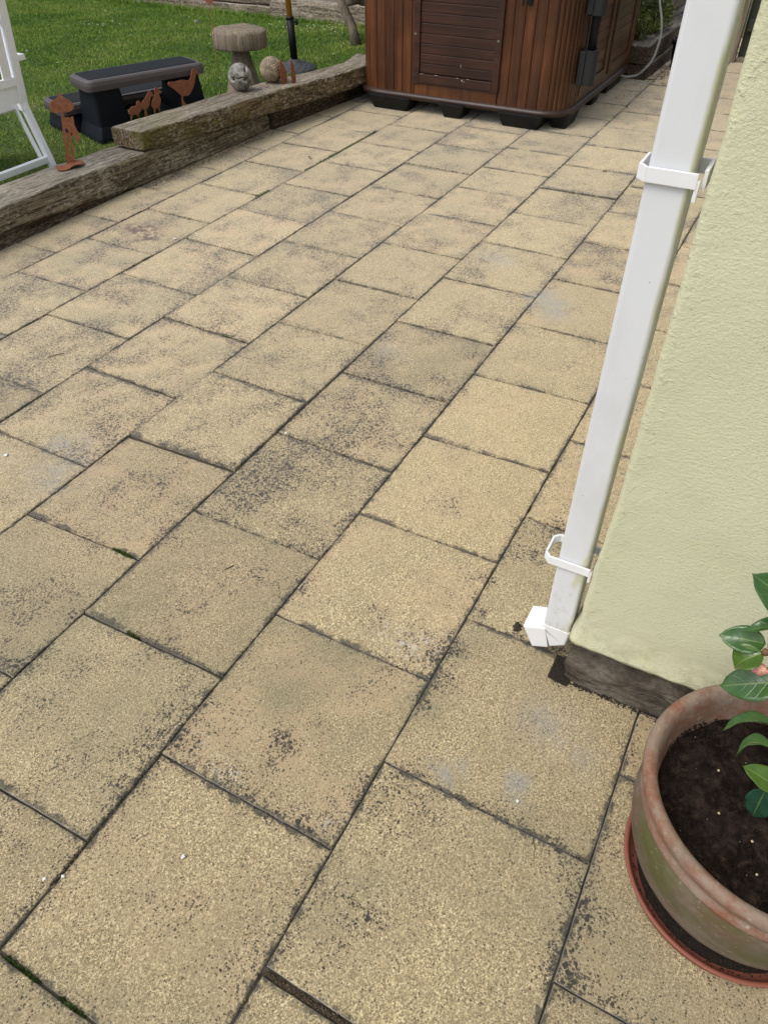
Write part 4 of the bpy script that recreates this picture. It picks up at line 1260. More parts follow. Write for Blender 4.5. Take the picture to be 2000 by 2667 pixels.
# ---------------------------------------------------------------- rustic bench (log legs)
W_LOG = mat_endwood("bench_log_wood")
rb = thing('rustic_bench', (6.8, 3.9, LZ), 'rustic bench with round grey log legs on the grass behind the hot tub', 'bench')
for (a, b) in (((6.80, 3.90, LZ - 0.02), (6.78, 4.10, 0.62)), ((7.15, 3.80, LZ - 0.02), (7.10, 3.95, 0.62)), ((6.80, 2.65, LZ - 0.02), (6.82, 2.5, 0.62)), ((7.15, 2.65, LZ - 0.02), (7.1, 2.5, 0.62))):
    bm = bmesh.new()
    A, B = Vector(a), Vector(b)
    tube(bm, [A, A.lerp(B, .3) + Vector((0.006, -0.014, 0)), A.lerp(B, .6) + Vector((0, 0.012, 0)), B], [0.046, 0.042, 0.040, 0.038], 14)
    adopt(from_bm('leg', bm, W_LOG, None, True), rb)
bm = bmesh.new(); bbox(bm, (6.95, 3.3, 0.645), (0.5, 1.9, 0.05), 0.01)
adopt(from_bm('seat', bm, W_FAR), rb)
bm = bmesh.new(); tube(bm, [(6.80, 4.02, 0.43), (7.12, 3.92, 0.44)], 0.032, 12)
adopt(from_bm('rail', bm, W_LOG, None, True), rb)
bm = bmesh.new(); tube(bm, [(6.98, 3.96, 0.42), (6.98, 2.6, 0.42)], 0.03, 12)
adopt(from_bm('stretcher', bm, W_LOG, None, True), rb)

# ---------------------------------------------------------------- two-tread plastic step
M_STEPB = mat_simple("black_step_plastic", (0.004, 0.006, 0.010), 0.55, 12, 0.3, spec=0.16, dark=(0.009, 0.011, 0.016))
M_STEPG = mat_simple("grey_brown_step_plastic", (0.075, 0.064, 0.066), 0.5, 15, 0.3, spec=0.35, dark=(0.045, 0.039, 0.042))
t = NT("step_grip_mat"); P = t.coord('Object')
t.out(t.mix(t.smooth(t.noise(P, 14, 5, 0.7), 0.5, 0.75, 0, 0.5), (0.007, 0.009, 0.012), (0.022, 0.025, 0.030)), 0.7, t.bump(t.noise(P, 300, 2, 0.5), 0.4, 0.001), spec=0.2)
M_GRIP = t.mat
st = thing('plastic_step', (3.54, 3.88, LZ), 'black two-tread plastic step with grey edges standing on the lawn', 'step', rz=math.atan2(-0.374, 0.927))
def step_part(name, bm, mat, smooth=False):
    o = from_bm(name, bm, mat, st, smooth)
    return o
H1, H2 = 0.46 - LZ, 0.285 - LZ
def tread(u0, u1, v0, v1, h, name, mname):
    rings = []
    for (ins, z, r) in ((0.016, h - 0.062, 0.03), (0.0, h - 0.058, 0.045), (-0.002, h - 0.030, 0.05), (0.002, h - 0.010, 0.05), (0.010, h - 0.002, 0.048), (0.022, h, 0.04)):
        rings.append([(x, y, z) for x, y in rrect((u0 + u1) / 2, (v0 + v1) / 2, u1 - u0 - 2 * ins, v1 - v0 - 2 * ins, r, 6)])
    bm = bmesh.new(); loft(bm, rings)
    tr = step_part(name, bm, M_STEPG, False)
    rings = [[(x, y, z) for x, y in rrect((u0 + u1) / 2, (v0 + v1) / 2, u1 - u0 - 2 * i_, v1 - v0 - 2 * i_, 0.02, 4)] for (i_, z) in ((0.035, h - 0.002), (0.035, h + 0.002), (0.038, h + 0.003))]
    bm = bmesh.new(); loft(bm, rings)
    g = from_bm(mname, bm, M_GRIP, tr)
    return tr
tread(-0.01, 0.79, -0.01, 0.275, H1, 'upper_tread', 'grip_mat')
tread(-0.10, 0.86, 0.30, 0.60, H2, 'lower_tread', 'grip_mat')
def leg(u0, u1, v0, v1, h0, flare, name='leg'):
    bm = bmesh.new()
    rings = []
    for (f, z) in ((0.0, h0 - 0.055), (0.25, h0 * 0.6), (0.55, 0.09), (0.7, 0.075), (1.1, 0.03), (1.25, -0.01)):
        e = flare * f
        rings.append([(x, y, z) for x, y in rrect((u0 + u1) / 2, (v0 + v1) / 2, (u1 - u0) + 2 * e, (v1 - v0) + 2 * e, 0.02, 4)])
    loft(bm, rings)
    return step_part(name, bm, M_STEPB)
leg(0.035, 0.205, 0.02, 0.25, H1, 0.038)
leg(0.595, 0.750, 0.02, 0.25, H1, 0.034)
leg(-0.055, 0.13, 0.33, 0.57, H2, 0.030)
leg(0.64, 0.82, 0.33, 0.57, H2, 0.030)
bm = bmesh.new(); bbox(bm, (0.40, 0.315, H2 - 0.045), (0.72, 0.025, 0.085), 0.006)
step_part('riser', bm, M_STEPB)
bm = bmesh.new(); bbox(bm, (0.40, 0.265, H1 - 0.085), (0.72, 0.02, 0.05), 0.005)
step_part('crossbar', bm, M_STEPB)

# ---------------------------------------------------------------- white folding chair seen from behind
M_CHAIR = mat_simple("white_chair_resin", (0.78, 0.81, 0.86), 0.38, 9, 0.15, spec=0.5, dark=(0.55, 0.57, 0.6))
ch = thing('folding_chair', (2.80, 3.9, LZ), 'white plastic folding garden chair seen from behind at the left edge', 'chair')
def bar(name, p, q, w, h, bev=0.004, side=None):
    a, b = Vector(p), Vector(q)
    d = (b - a); L = d.length; d.normalize()
    s = Vector(side or (1, 0, 0)); s = (s - d * s.dot(d)).normalized()
    n = d.cross(s)
    bm = bmesh.new()
    bbox(bm, (0, 0, 0), (w, h, L), bev)
    m = Matrix((s, n, d)).transposed().to_4x4(); m.translation = (a + b) / 2
    bmesh.ops.transform(bm, matrix=m, verts=bm.verts)
    return adopt(from_bm(name, bm, M_CHAIR), ch)
XR, XL = 3.018, 2.545
for X in (XR, XL):
    bar('stile', (X, 3.760, 1.10), (X, 3.835, 0.430), 0.046, 0.040)
    bar('leg', (X, 3.838, 0.50), (X, 3.722, LZ), 0.034, 0.034)                       # rear leg
    sgn = 1 if X == XR else -1
    bar('leg', (X - sgn * 0.02, 4.20, 0.45), (X - sgn * 0.02, 4.19, LZ), 0.028, 0.034)   # front leg
    bar('stay', (X - sgn * 0.030, 3.862, 0.44), (X - sgn * 0.030, 3.775, 0.20), 0.014, 0.024)
    bar('armrest', (X + sgn * 0.050, 3.80, 0.672), (X + sgn * 0.050, 4.25, 0.680), 0.062, 0.030, 0.008)
    bar('arm_support', (X + sgn * 0.03, 4.19, 0.45), (X + sgn * 0.048, 4.20, 0.668), 0.026, 0.034)
bar('rear_rung', (XL, 3.748, 0.192), (XR, 3.748, 0.192), 0.030, 0.034, side=(0, 1, 0))
bar('front_rung', (XL + 0.03, 4.19, 0.175), (XR - 0.03, 4.19, 0.175), 0.026, 0.03, side=(0, 1, 0))
def bk(z): return 3.760 + (1.10 - z) / (1.10 - 0.455) * 0.072
bar('back_rail', (XL, bk(0.595), 0.575), (XR, bk(0.595), 0.575), 0.022, 0.040, side=(0, 1, 0))
bar('back_rail', (XL, bk(1.08), 1.08), (XR, bk(1.08), 1.08), 0.022, 0.060, side=(0, 1, 0))
bar('back_rail', (XL, bk(0.84), 0.845), (XR, bk(0.84), 0.845), 0.016, 0.024, side=(0, 1, 0))
bar('back_panel', (XL + 0.015, bk(0.52), 0.52), (XR - 0.015, bk(0.52), 0.52), 0.012, 0.100, side=(0, 1, 0))
for i in range(5):
    x = XL + 0.062 + i * (XR - XL - 0.124) / 4
    bar('back_slat', (x, bk(0.595) - 0.0, 0.585), (x, bk(1.07), 1.07), 0.056, 0.012, 0.004)
bm = bmesh.new()
rg = []
for (yy, zc, hh) in ((3.850, 0.452, 0.020), (3.868, 0.455, 0.050), (4.0, 0.445, 0.050), (4.2, 0.452, 0.050), (4.27, 0.452, 0.040), (4.285, 0.450, 0.016)):
    rg.append([(x, yy, z) for x, z in rrect((XR + XL) / 2, zc, XR - XL - 0.045, hh, 0.0075, 4)])
loft(bm, rg)
adopt(from_bm('seat', bm, M_CHAIR), ch)

# ---------------------------------------------------------------- hot tub
TX0, TX1, TY0, TY1 = 5.505, 7.235, 1.545, 3.165     # cladding outline
RC = 0.185
def outline(off=0.0, n=14, r=RC):
    pts = []
    r_ = r + off
    for (cx, cy, a0) in ((TX0 + r, TY0 + r, 180), (TX1 - 0.04, TY0 + 0.04, 270), (TX1 - r, TY1 - r, 0), (TX0 + r, TY1 - r, 90)):
        rr = (0.04 + off) if a0 == 270 else r_
        for i in range(n + 1):
            a = math.radians(a0 + 90 * i / n)
            pts.append((cx + rr * math.cos(a), cy + rr * math.sin(a)))
    return pts
WV = mat_stain_wood("tub_cedar_upright", 2, (0.142, 0.050, 0.016), (0.048, 0.017, 0.008))
WS = mat_stain_wood("tub_cedar_dark_boards", 1, (0.058, 0.024, 0.015), (0.026, 0.011, 0.008))
WSX = mat_stain_wood("tub_cedar_side_boards", 0, (0.105, 0.044, 0.017), (0.042, 0.017, 0.009))
WT = mat_stain_wood("tub_trim_wood", 1, (0.080, 0.038, 0.024), (0.030, 0.016, 0.012))
tub = thing('hot_tub', (6.37, 2.355, 0), 'large wood-clad hot tub with rounded corners standing on black feet', 'hot tub')
Z0, Z1 = 0.118, 0.86
# inner shell
bm = bmesh.new()
o_ = outline(-0.022)
loft(bm, [[(x, y, z) for x, y in o_] for z in (Z0 - 0.02, Z1)])
adopt(from_bm('shell', bm, M_BLACK), tub)
# staves along front, corners; sides/back get staves too except where panels sit
def staves(path, widths, zlo, zhi, name, mat, seed, skip=None):
    r = random.Random(seed)
    P_ = [Vector((x, y, 0)) for x, y in path]
    seg = [(P_[i + 1] - P_[i]).length for i in range(len(P_) - 1)]
    tot = sum(seg)
    def at(s):
        s = max(0, min(tot - 1e-6, s)); i = 0
        while s > seg[i]: s -= seg[i]; i += 1
        d = (P_[i + 1] - P_[i]).normalized()
        return P_[i] + d * s, Vector((d.y, -d.x, 0))
    V, F, A = [], [], []
    s = 0; i = 0
    while s < tot - 0.01:
        w = widths(s) if callable(widths) else widths
        w = min(w, tot - s)
        e = s + w
        p0_, n0 = at(s + 0.0012); p1_, n1 = at(e - 0.0012)
        nn = (n0 + n1).normalized()
        th, ch_ = 0.018, 0.0035
        pa = [p0_ - n0 * 0.016, p0_ + n0 * (0.0 - ch_ + 0.002), p0_.lerp(p1_, 0.06) + nn * 0.002, p0_.lerp(p1_, 0.94) + nn * 0.002, p1_ + n1 * (0.0 - ch_ + 0.002), p1_ - n1 * 0.016]
        b = len(V); rv = r.random()
        for z in (zlo, zhi):
            V += [(q.x, q.y, z) for q in pa]
        for k in range(5):
            F.append((b + k, b + k + 1, b + 7 + k, b + 6 + k)); A.append(rv)
        F.append((b + 5, b, b + 6, b + 11)); A.append(rv)
        s = e
    return adopt(from_np(name, V, F, mat, attr={'rnd': A}), tub)
O = outline(0.0)
n1 = 15
cornFR = O[0:n1]         # front right corner (x min, y min): from front face round to the side
cornBR = O[n1:2 * n1]
cornBL = O[2 * n1:3 * n1]
cornFL = O[3 * n1:4 * n1]
# path direction: outline runs counter-clockwise, normals computed as (dy,-dx) = outward
front_left = cornFL + [(TX0, 2.680)]
staves(front_left, 0.070, Z0, Z1, 'cladding', WV, 1)
front_right = [(TX0, 2.035)] + cornFR[0:] + [(5.74, TY0)]
widthsFR = lambda s: (0.074 if s < 0.30 else 0.035)
staves(front_right, widthsFR, Z0, Z1, 'cladding', WV, 7)
back = cornBL[:1] and ([(TX1, TY0 + 0.05)] + cornBL + [(TX0 + RC, TY1)])
staves(back, 0.075, Z0, Z1, 'cladding', WV, 3)
# front access panel
def boards(name, mat, boxes, seed, bev=0.003, parent=None):
    r = random.Random(seed)
    bm = bmesh.new()
    lay = None
    counts = []
    for (c, s) in boxes:
        n_before = len(bm.faces)
        bbox(bm, c, s, bev)
        counts.append(len(bm.faces) - n_before)
    me = bpy.data.meshes.new(name)
    bmesh.ops.recalc_face_normals(bm, faces=bm.faces)
    vals = []
    for cnt in counts:
        vals += [r.random()] * cnt
    nf = len(bm.faces)
    bm.to_mesh(me); bm.free()
    at_ = me.attributes.new('rnd', 'FLOAT', 'FACE')
    at_.data.foreach_set('value', np.array((vals + [0.5] * nf)[:nf], dtype=np.float32))
    o = link(name, me, mat)
    adopt(o, parent or tub)
    return o
def sub(o, parent):     # sub-part: parent is itself a world-space part
    o.parent = parent
    o.matrix_parent_inverse = Matrix()
    return o
X0 = TX0
door = boards('access_panel', WS, [((X0 + 0.002, 2.358, 0.265 + i * 0.0615 + 0.0307), (0.016, 0.560, 0.0595)) for i in range(10)], 21, 0.004)
boards('panel_frame', WS, [((X0 - 0.004, 2.663, 0.525), (0.028, 0.046, 0.660))], 22, 0.004)
boards('panel_frame', WS, [((X0 - 0.004, 2.053, 0.525), (0.028, 0.050, 0.660))], 26, 0.004)
fr2 = boards('panel_frame', WS, [((X0 - 0.004, 2.359, 0.231), (0.0275, 0.560, 0.060))], 23, 0.004)
lower = boards('bottom_board', WV, [((X0 + 0.002, 2.358, 0.158), (0.018, 0.640, 0.078))], 24, 0.003)
upb = boards('top_board', WV, [((X0 + 0.002, 2.358, 0.872), (0.018, 0.56, 0.02))], 25, 0.003)
M_SCREW = mat_simple("screw_metal", (0.30, 0.27, 0.24), 0.4, 30, 0.4, Metallic=0.6)
for (y, z) in ((2.672, 0.505), (2.052, 0.510)):
    bm = bmesh.new()
    tube(bm, [(X0 - 0.017, y, z), (X0 - 0.021, y, z)], 0.008, 14)
    tube(bm, [(X0 - 0.0212, y, z), (X0 - 0.0225, y, z)], 0.0035, 8)
    adopt(from_bm('screw', bm, M_SCREW), tub)
# chalky drips on the frame
M_DRIP = mat_simple("chalk_drip", (0.42, 0.36, 0.27), 0.8, 60, 0.4)
for (y, z, w, h) in ((2.615, 0.2625, 0.024, 0.0025), (2.50, 0.2625, 0.020, 0.003), (2.335, 0.262, 0.014, 0.003), (2.30, 0.250, 0.010, 0.009), (2.285, 0.243, 0.005, 0.008), (2.255, 0.262, 0.018, 0.003), (2.32, 0.335, 0.003, 0.02)):
    bm = bmesh.new()
    bbox(bm, (X0 - 0.0185 if z < 0.264 else X0 - 0.0065, y, z), (0.0012, w, h), 0.0004)
    adopt(from_bm('drip', bm, M_DRIP), tub)
# side panels (facing -y)
Y0 = TY0
for (xa, xb) in ((5.79, 6.44), (6.53, 7.15)):
    cx, w = (xa + xb) / 2, xb - xa
    sl_ = boards('side_panel', WSX, [((cx, Y0 + 0.004, 0.235 + i * 0.068 + 0.034), (w - 0.10, 0.012, 0.066)) for i in range(9)], int(xa * 10), 0.004)
    for kk, bx in enumerate((((xa + 0.025, Y0 - 0.003, 0.52), (0.050, 0.024, 0.70)), ((xb - 0.025, Y0 - 0.003, 0.52), (0.050, 0.024, 0.70)), ((cx, Y0 - 0.003, 0.202), (w - 0.102, 0.0235, 0.062)))):
        boards('panel_frame', WSX, [bx], int(xa * 10) + 1 + kk, 0.006)
for kk, bx in enumerate((((5.765, Y0 + 0.004, 0.49), (0.044, 0.020, 0.74)), ((6.485, Y0 + 0.004, 0.49), (0.086, 0.014, 0.74)), ((7.172, Y0 + 0.002, 0.49), (0.040, 0.020, 0.74)), ((7.212, Y0 + 0.000, 0.49), (0.036, 0.026, 0.74)))):
    boards('side_post', WSX, [bx], 41 + kk, 0.005)
boards('bottom_rail', WSX, [((6.48, Y0 + 0.006, 0.145), (1.38, 0.012, 0.05))], 42, 0.003)
# trim ring
bm = bmesh.new()
po = outline(0.030)
sec_ = [(0.0, -0.024), (0.016, -0.020), (0.024, -0.006), (0.023, 0.006), (0.012, 0.018), (-0.01, 0.024), (-0.03, 0.024), (-0.03, -0.024)]
ringv = []
NP = len(po)
for i, (x, y) in enumerate(po):
    a, b = Vector((*po[i - 1], 0)), Vector((*po[(i + 1) % NP], 0))
    d = (b - a).normalized(); nn = Vector((d.y, -d.x, 0))
    ringv.append([bm.verts.new((x + nn.x * (s - 0.024), y + nn.y * (s - 0.024), 0.105 + z)) for s, z in sec_])
for i in range(NP):
    for k in range(len(sec_)):
        bm.faces.new((ringv[i][k], ringv[i][(k + 1) % 8], ringv[(i + 1) % NP][(k + 1) % 8], ringv[(i + 1) % NP][k]))
adopt(from_bm('base_trim', bm, WT, None, True), tub)
# feet
M_FOOT = mat_simple("black_foot_plastic", (0.009, 0.010, 0.012), 0.55, 20, 0.5, 0.3, 60, spec=0.2, dark=(0.020, 0.020, 0.019))
def foot(x0, x1, y0, y1, taper=0.035, h=0.085):
    bm = bmesh.new()
    cx, cy = (x0 + x1) / 2, (y0 + y1) / 2
    rings = []
    for (f, z) in ((0, 0.0), (0.12, 0.008), (1.0, h), (1.0, h + 0.01)):
        e = taper * f
        rings.append([(x, y, z) for x, y in rrect(cx, cy, x1 - x0 + 2 * e, y1 - y0 + 2 * e, 0.018, 4)])
    loft(bm, rings)
    adopt(from_bm('foot', bm, M_FOOT, None, False), tub)
for (ya, yb) in ((2.735, 3.015), (2.300, 2.430), (1.710, 1.975)):
    foot(TX0 - 0.015, TX0 + 0.13, ya, yb)
foot(TX0 + 0.10, TX0 + 0.34, 1.545, 1.65, 0.02)
foot(6.30, 6.46, 1.56, 1.70, 0.02)
foot(6.70, 7.14, 1.56, 1.70, 0.02)
foot(5.62, 5.75, 3.02, 3.10, 0.02)
for (xx, yy) in ((6.3, 2.8), (6.3, 2.3), (7.0, 2.8), (7.0, 2.3)):
    foot(xx, xx + 0.15, yy, yy + 0.2)
# cover lifter
M_LIFT = mat_simple("grey_lifter_plastic", (0.020, 0.022, 0.026), 0.5, 25, 0.4, spec=0.25, dark=(0.02, 0.021, 0.023))
def lifter(zc0, zc1, name='lifter_bracket'):
    bm = bmesh.new()
    rings = []
    for z in (zc0, zc0 + 0.006, zc1 - 0.006, zc1):
        rings.append([(x, y, z) for x, y in rrect(5.735, 1.478, 0.105, 0.105, 0.045, 6)])
    loft(bm, rings)
    bbox(bm, (5.735, 1.518, (zc0 + zc1) / 2), (0.125, 0.040, zc1 - zc0 - 0.01), 0.004)
    adopt(from_bm(name, bm, M_LIFT), tub)
lifter(0.262, 0.470)
lifter(0.668, 0.84)
bm = bmesh.new(); tube(bm, [(5.735, 1.478, 0.40), (5.735, 1.478, 0.90)], 0.030, 20)
adopt(from_bm('lifter_rod', bm, M_BLACK, None, True), tub)
# latch with strap above the front corner staves
bm = bmesh.new()
bbox(bm, (X0 - 0.012, 1.862, 0.752), (0.022, 0.034, 0.055), 0.006)
bbox(bm, (X0 - 0.010, 1.862, 0.80), (0.006, 0.022, 0.08), 0.002)
bbox(bm, (X0 - 0.012, 1.910, 0.745), (0.008, 0.010, 0.055), 0.003)
adopt(from_bm('latch', bm, M_BLACK), tub)
# cover
M_COVER = mat_simple("tub_cover_vinyl", (0.09, 0.055, 0.035), 0.5, 10, 0.3)
bm = bmesh.new()
loft(bm, [[(x, y, z) for x, y in outline(o2)] for (o2, z) in ((0.02, 0.865), (0.035, 0.875), (0.035, 0.95), (0.02, 0.965))])
adopt(from_bm('cover', bm, M_COVER), tub)
clutter('leaf_litter', 'dry leaf litter along the foot of the planter behind the tub', 'leaf litter', strip(7.30, 1.32, 9.0, 1.22, 0.07), 700, 0.004, 0.012, M_DEAD, 31, h=0.35)
clutter('leaf_litter', 'crumbs of dirt under the long weathered beams', 'dirt', strip(3.2, 3.36, 4.6, 3.34, 0.03), 900, 0.002, 0.006, M_DEAD, 32, h=0.5)
clutter('grit', 'dark grit scattered on the paving beside the right side of the tub', 'grit', strip(6.3, 1.45, 7.2, 1.33, 0.05), 160, 0.002, 0.006, M_GRIT, 33, h=0.5)

# ---------------------------------------------------------------- hose
bm = bmesh.new()
tube(bm, spline([(6.95, 1.60, 0.12), (7.12, 1.535, 0.045), (7.24, 1.462, 0.035), (7.25, 1.41, 0.075), (7.27, 1.355, 0.16), (7.29, 1.335, 0.30), (7.29, 1.355, 0.43), (7.30, 1.405, 0.56), (7.34, 1.46, 0.75), (7.42, 1.50, 0.9)], 8), 0.0092, 12)
o = from_bm('hose', bm, mat_simple("grey_hose_plastic", (0.30, 0.31, 0.29), 0.5, 20, 0.3), None, True)
tag(o, 'pale grey flexible hose curving from under the tub past the planter corner', 'hose')

# ---------------------------------------------------------------- planter soil, shrubs, hedge
tag(sheet('flower_bed', 7.37, 12, 1.42, 3.6, 0.225, M_SOIL), kind='structure')
tag(sheet('border_soil', 7.70, 14, 3.5, 14, 0.26, M_SOIL), kind='structure')
def mat_leaf(name, stops):
    t = NT(name)
    r = t.attr('rnd').outputs['Fac']
    return t.out(t.ramp(r, stops), 0.5, None, spec=0.35)
M_LEAFD = mat_leaf("dark_shrub_leaves", [(0.0, (0.014, 0.030, 0.008)), (0.6, (0.035, 0.065, 0.015)), (0.93, (0.08, 0.12, 0.022)), (1.0, (0.20, 0.22, 0.05))])
M_LEAFY = mat_leaf("yellow_green_shrub_leaves", [(0.0, (0.03, 0.05, 0.010)), (0.5, (0.08, 0.11, 0.018)), (0.9, (0.19, 0.20, 0.035)), (1.0, (0.30, 0.28, 0.06))])
M_STEMS = mat_simple("shrub_stems", (0.10, 0.085, 0.055), 0.9, 40, 0.4)
def shrub(label, c, rad, n, ls, mat, seed, cat='shrub', group=None):
    g = np.random.default_rng(seed)
    root = thing('shrub', (c[0], c[1], c[2]), label, cat, group)
    # leaf clusters in a lumpy volume
    nc = max(12, n // 60)
    d = g.normal(size=(nc, 3)); d /= np.linalg.norm(d, axis=1)[:, None]
    cc = d * (g.random(nc) ** 0.45)[:, None] * np.array(rad)
    idx = g.integers(0, nc, n)
    p = cc[idx] + g.normal(size=(n, 3)) * np.array(rad) * 0.16
    p[:, 2] = np.maximum(p[:, 2] + rad[2] * 0.95, 0.01)
    p += np.array(c)
    a = g.normal(size=(n, 3)); a /= np.linalg.norm(a, axis=1)[:, None]
    b = np.cross(a, g.normal(size=(n, 3))); b /= np.linalg.norm(b, axis=1)[:, None]
    L = ls * g.uniform(0.6, 1.3, n)[:, None]
    V = np.stack([p - a * L, p + b * L * 0.42, p + a * L, p - b * L * 0.42], 1).reshape(-1, 3)
    adopt(from_np('foliage', V, np.arange(4 * n).reshape(n, 4), mat, attr={'rnd': g.random(n) * 0.75 + 0.25 * ((idx * 37 % 100) / 100)}), root)
    bm = bmesh.new()
    for i in range(min(nc, 26)):
        e = Vector(cc[i]) + Vector((0, 0, rad[2] * 0.95)) + Vector(c)
        s = Vector(c) + Vector((cc[i][0] * 0.25, cc[i][1] * 0.25, -0.02))
        m = s.lerp(e, 0.5) + Vector((0, 0, 0.05))
        tube(bm, [s, m, e], [0.008, 0.006, 0.003], 5)
    adopt(from_bm('stems', bm, M_STEMS, None, True), root)
    return root
shrub('dark leafy shrub in the planter behind the hose', (7.78, 1.85, 0.22), (0.36, 0.36, 0.46), 9000, 0.016, M_LEAFD, 1)
shrub('dark dense shrub in the planter further back beside the fence', (8.6, 1.72, 0.22), (0.45, 0.30, 0.50), 8000, 0.018, M_LEAFD, 2)
shrub('low yellow-green plant spilling over the planter corner', (7.52, 1.60, 0.22), (0.14, 0.14, 0.13), 2600, 0.010, M_LEAFY, 3)
shrub('yellow-green plant on the planter edge right of the hose', (7.92, 1.50, 0.22), (0.22, 0.10, 0.14), 2600, 0.011, M_LEAFY, 4)
for i in range(7):
    y = 4.15 + i * 0.85
    shrub(['dark spiky shrub directly behind the rustic bench', 'dark shrub behind the far beam right of the parasol', 'dark shrub behind the far beam in line with the parasol', 'dark shrub above the joint of the far beams', 'dark shrub behind the two stacked far beams', 'dark shrub behind the left part of the stacked beams', 'leftmost dark shrub of the far border'][i],
          (8.35 + 0.1 * (i % 2), y, 0.25), (0.42, 0.50, 0.42 + 0.08 * (i % 3)), 5200, 0.022, M_LEAFD, 50 + i, group=None)
# tall hedges round the garden (seen only in light and reflections)
def hedge(x0, x1, y0, y1, h, n, seed, label):
    g = np.random.default_rng(seed)
    root = thing('hedge', ((x0 + x1) / 2, (y0 + y1) / 2, 0), label, 'hedge')
    p = g.uniform([x0, y0, 0], [x1, y1, h], (n, 3))
    a = g.normal(size=(n, 3)); a /= np.linalg.norm(a, axis=1)[:, None]
    b = np.cross(a, g.normal(size=(n, 3))); b /= np.linalg.norm(b, axis=1)[:, None]
    L = 0.09
    V = np.stack([p - a * L, p + b * L * 0.6, p + a * L, p - b * L * 0.6], 1).reshape(-1, 3)
    adopt(from_np('foliage', V, np.arange(4 * n).reshape(n, 4), M_LEAFD, attr={'rnd': g.random(n)}), root)
    bm = bmesh.new()
    bbox(bm, ((x0 + x1) / 2, (y0 + y1) / 2, h * 0.45), (max(0.1, x1 - x0 - 0.5), max(0.1, y1 - y0 - 0.5), h * 0.85), 0.05)
    adopt(from_bm('branches', bm, M_LEAFD), root)
hedge(10.6, 11.6, 2.2, 14, 2.2, 14000, 71, 'tall dark hedge closing the garden beyond the far border')

# ---------------------------------------------------------------- fence boards and dark pot at the far right
W_FENCE = mat_endwood("dark_fence_wood")
W_FENCE2 = mat_simple("dark_green_fence_paint", (0.038, 0.042, 0.030), 0.8, 20, 0.5, 0.3, 60)
fe = thing('wooden_gate', (8.38, 0.2, 0), 'dark weathered wooden gate between the downpipe and the house wall', 'gate')
bm = bmesh.new(); bbox(bm, (8.34, 0.865, 0.95), (0.09, 0.075, 1.95), 0.005)
adopt(from_bm('post', bm, W_FENCE), fe)
bm = bmesh.new()
for i in range(14):
    bbox(bm, (8.40, 0.760 - i * 0.122, 0.96), (0.022, 0.117, 1.86), 0.004)
adopt(from_bm('boards', bm, W_FENCE2), fe)
bm = bmesh.new(); bbox(bm, (8.38, -0.02, 0.02), (0.10, 1.68, 0.035), 0.004)
adopt(from_bm('sill', bm, W_FENCE), fe)
bm = bmesh.new(); bbox(bm, (8.375, -0.02, 0.28), (0.035, 1.64, 0.09), 0.004)
adopt(from_bm('rail', bm, W_FENCE2), fe)
bk_ = thing('planter_pot', (7.75, 1.22, 0), 'black plastic pot beside the planter, half hidden by the downpipe', 'pot')
bm = bmesh.new(); lathe(bm, [(0.001, 0.002), (0.085, 0.0), (0.105, 0.20), (0.118, 0.205), (0.118, 0.235), (0.108, 0.235), (0.10, 0.20)], 32, (7.78, 1.20, 0))
adopt(from_bm('body', bm, M_BLACK, None, True), bk_)

# ---------------------------------------------------------------- terracotta pot, saucer, soil, camellia
def mat_terra(name, base, alt, bloom, green, greenamt):
    t = NT(name)
    P = t.coord('Object')
    c = t.mix(t.smooth(t.noise(P, 9, 5, 0.65), 0.38, 0.62), base, alt)
    bl = t.smooth(t.noise(t.map(P, scale=(1, 1, 1.4)), 10, 9, 0.80), 0.42, 0.60)
    c = t.mix(t.math('MULTIPLY', bl, bloom), c, (0.245, 0.205, 0.160))
    sx = t.new('ShaderNodeSeparateXYZ'); t.l.new(P, sx.inputs[0])
    if greenamt:
        zone = t.math('MULTIPLY', t.smooth(sx.outputs[2], 0.09, 0.19), t.smooth(sx.outputs[2], 0.285, 0.262))
        gm = t.math('MULTIPLY', zone, t.smooth(t.noise(P, 6.5, 6, 0.65), 0.34, 0.66))
        c = t.mix(t.math('MULTIPLY', gm, greenamt), c, green)
    c = t.mix(t.math('MULTIPLY', t.smooth(t.noise(P, 55, 5, 0.75), 0.60, 0.70), 0.5), c, (0.50, 0.44, 0.36))
    c = t.mix(t.math('MULTIPLY', t.smooth(t.noise(P, 38, 4, 0.7), 0.62, 0.70), 0.5), c, (0.16, 0.10, 0.07))
    return t.out(c, 0.75, t.bump(t.noise(P, 90, 4, 0.6), 0.25, 0.002), spec=0.3)
M_POT = mat_terra("old_terracotta", (0.130, 0.080, 0.055), (0.125, 0.098, 0.074), 0.45, (0.078, 0.080, 0.020), 0.9)
M_RIM = mat_terra("rim_terracotta", (0.190, 0.078, 0.045), (0.165, 0.100, 0.068), 0.70, (0.1, 0.1, 0.04), 0)
M_SAUC = mat_simple("terracotta_saucer", (0.215, 0.070, 0.045), 0.6, 15, 0.5, spec=0.35, dark=(0.22, 0.085, 0.055))
PC = (0.866, -0.324, 0)
sc_ = thing('pot_saucer', (0.846, -0.319, 0), 'round red terracotta saucer under the plant pot', 'saucer')
bm = bmesh.new()
lathe(bm, [(0.001, 0.004), (0.175, 0.003), (0.190, 0.008), (0.200, 0.036), (0.2035, 0.043), (0.2010, 0.046), (0.1955, 0.045), (0.192, 0.038), (0.182, 0.013), (0.165, 0.010), (0.001, 0.010)], 128, (0.846, -0.319, 0))
adopt(from_bm('dish', bm, M_SAUC, None, True), sc_)
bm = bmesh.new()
lathe(bm, [(0.001, 0.0112), (0.184, 0.0112), (0.1855, 0.0135)], 64, (0.846, -0.319, 0))  # black disc paints the shade round the pot foot, together with wet dirt
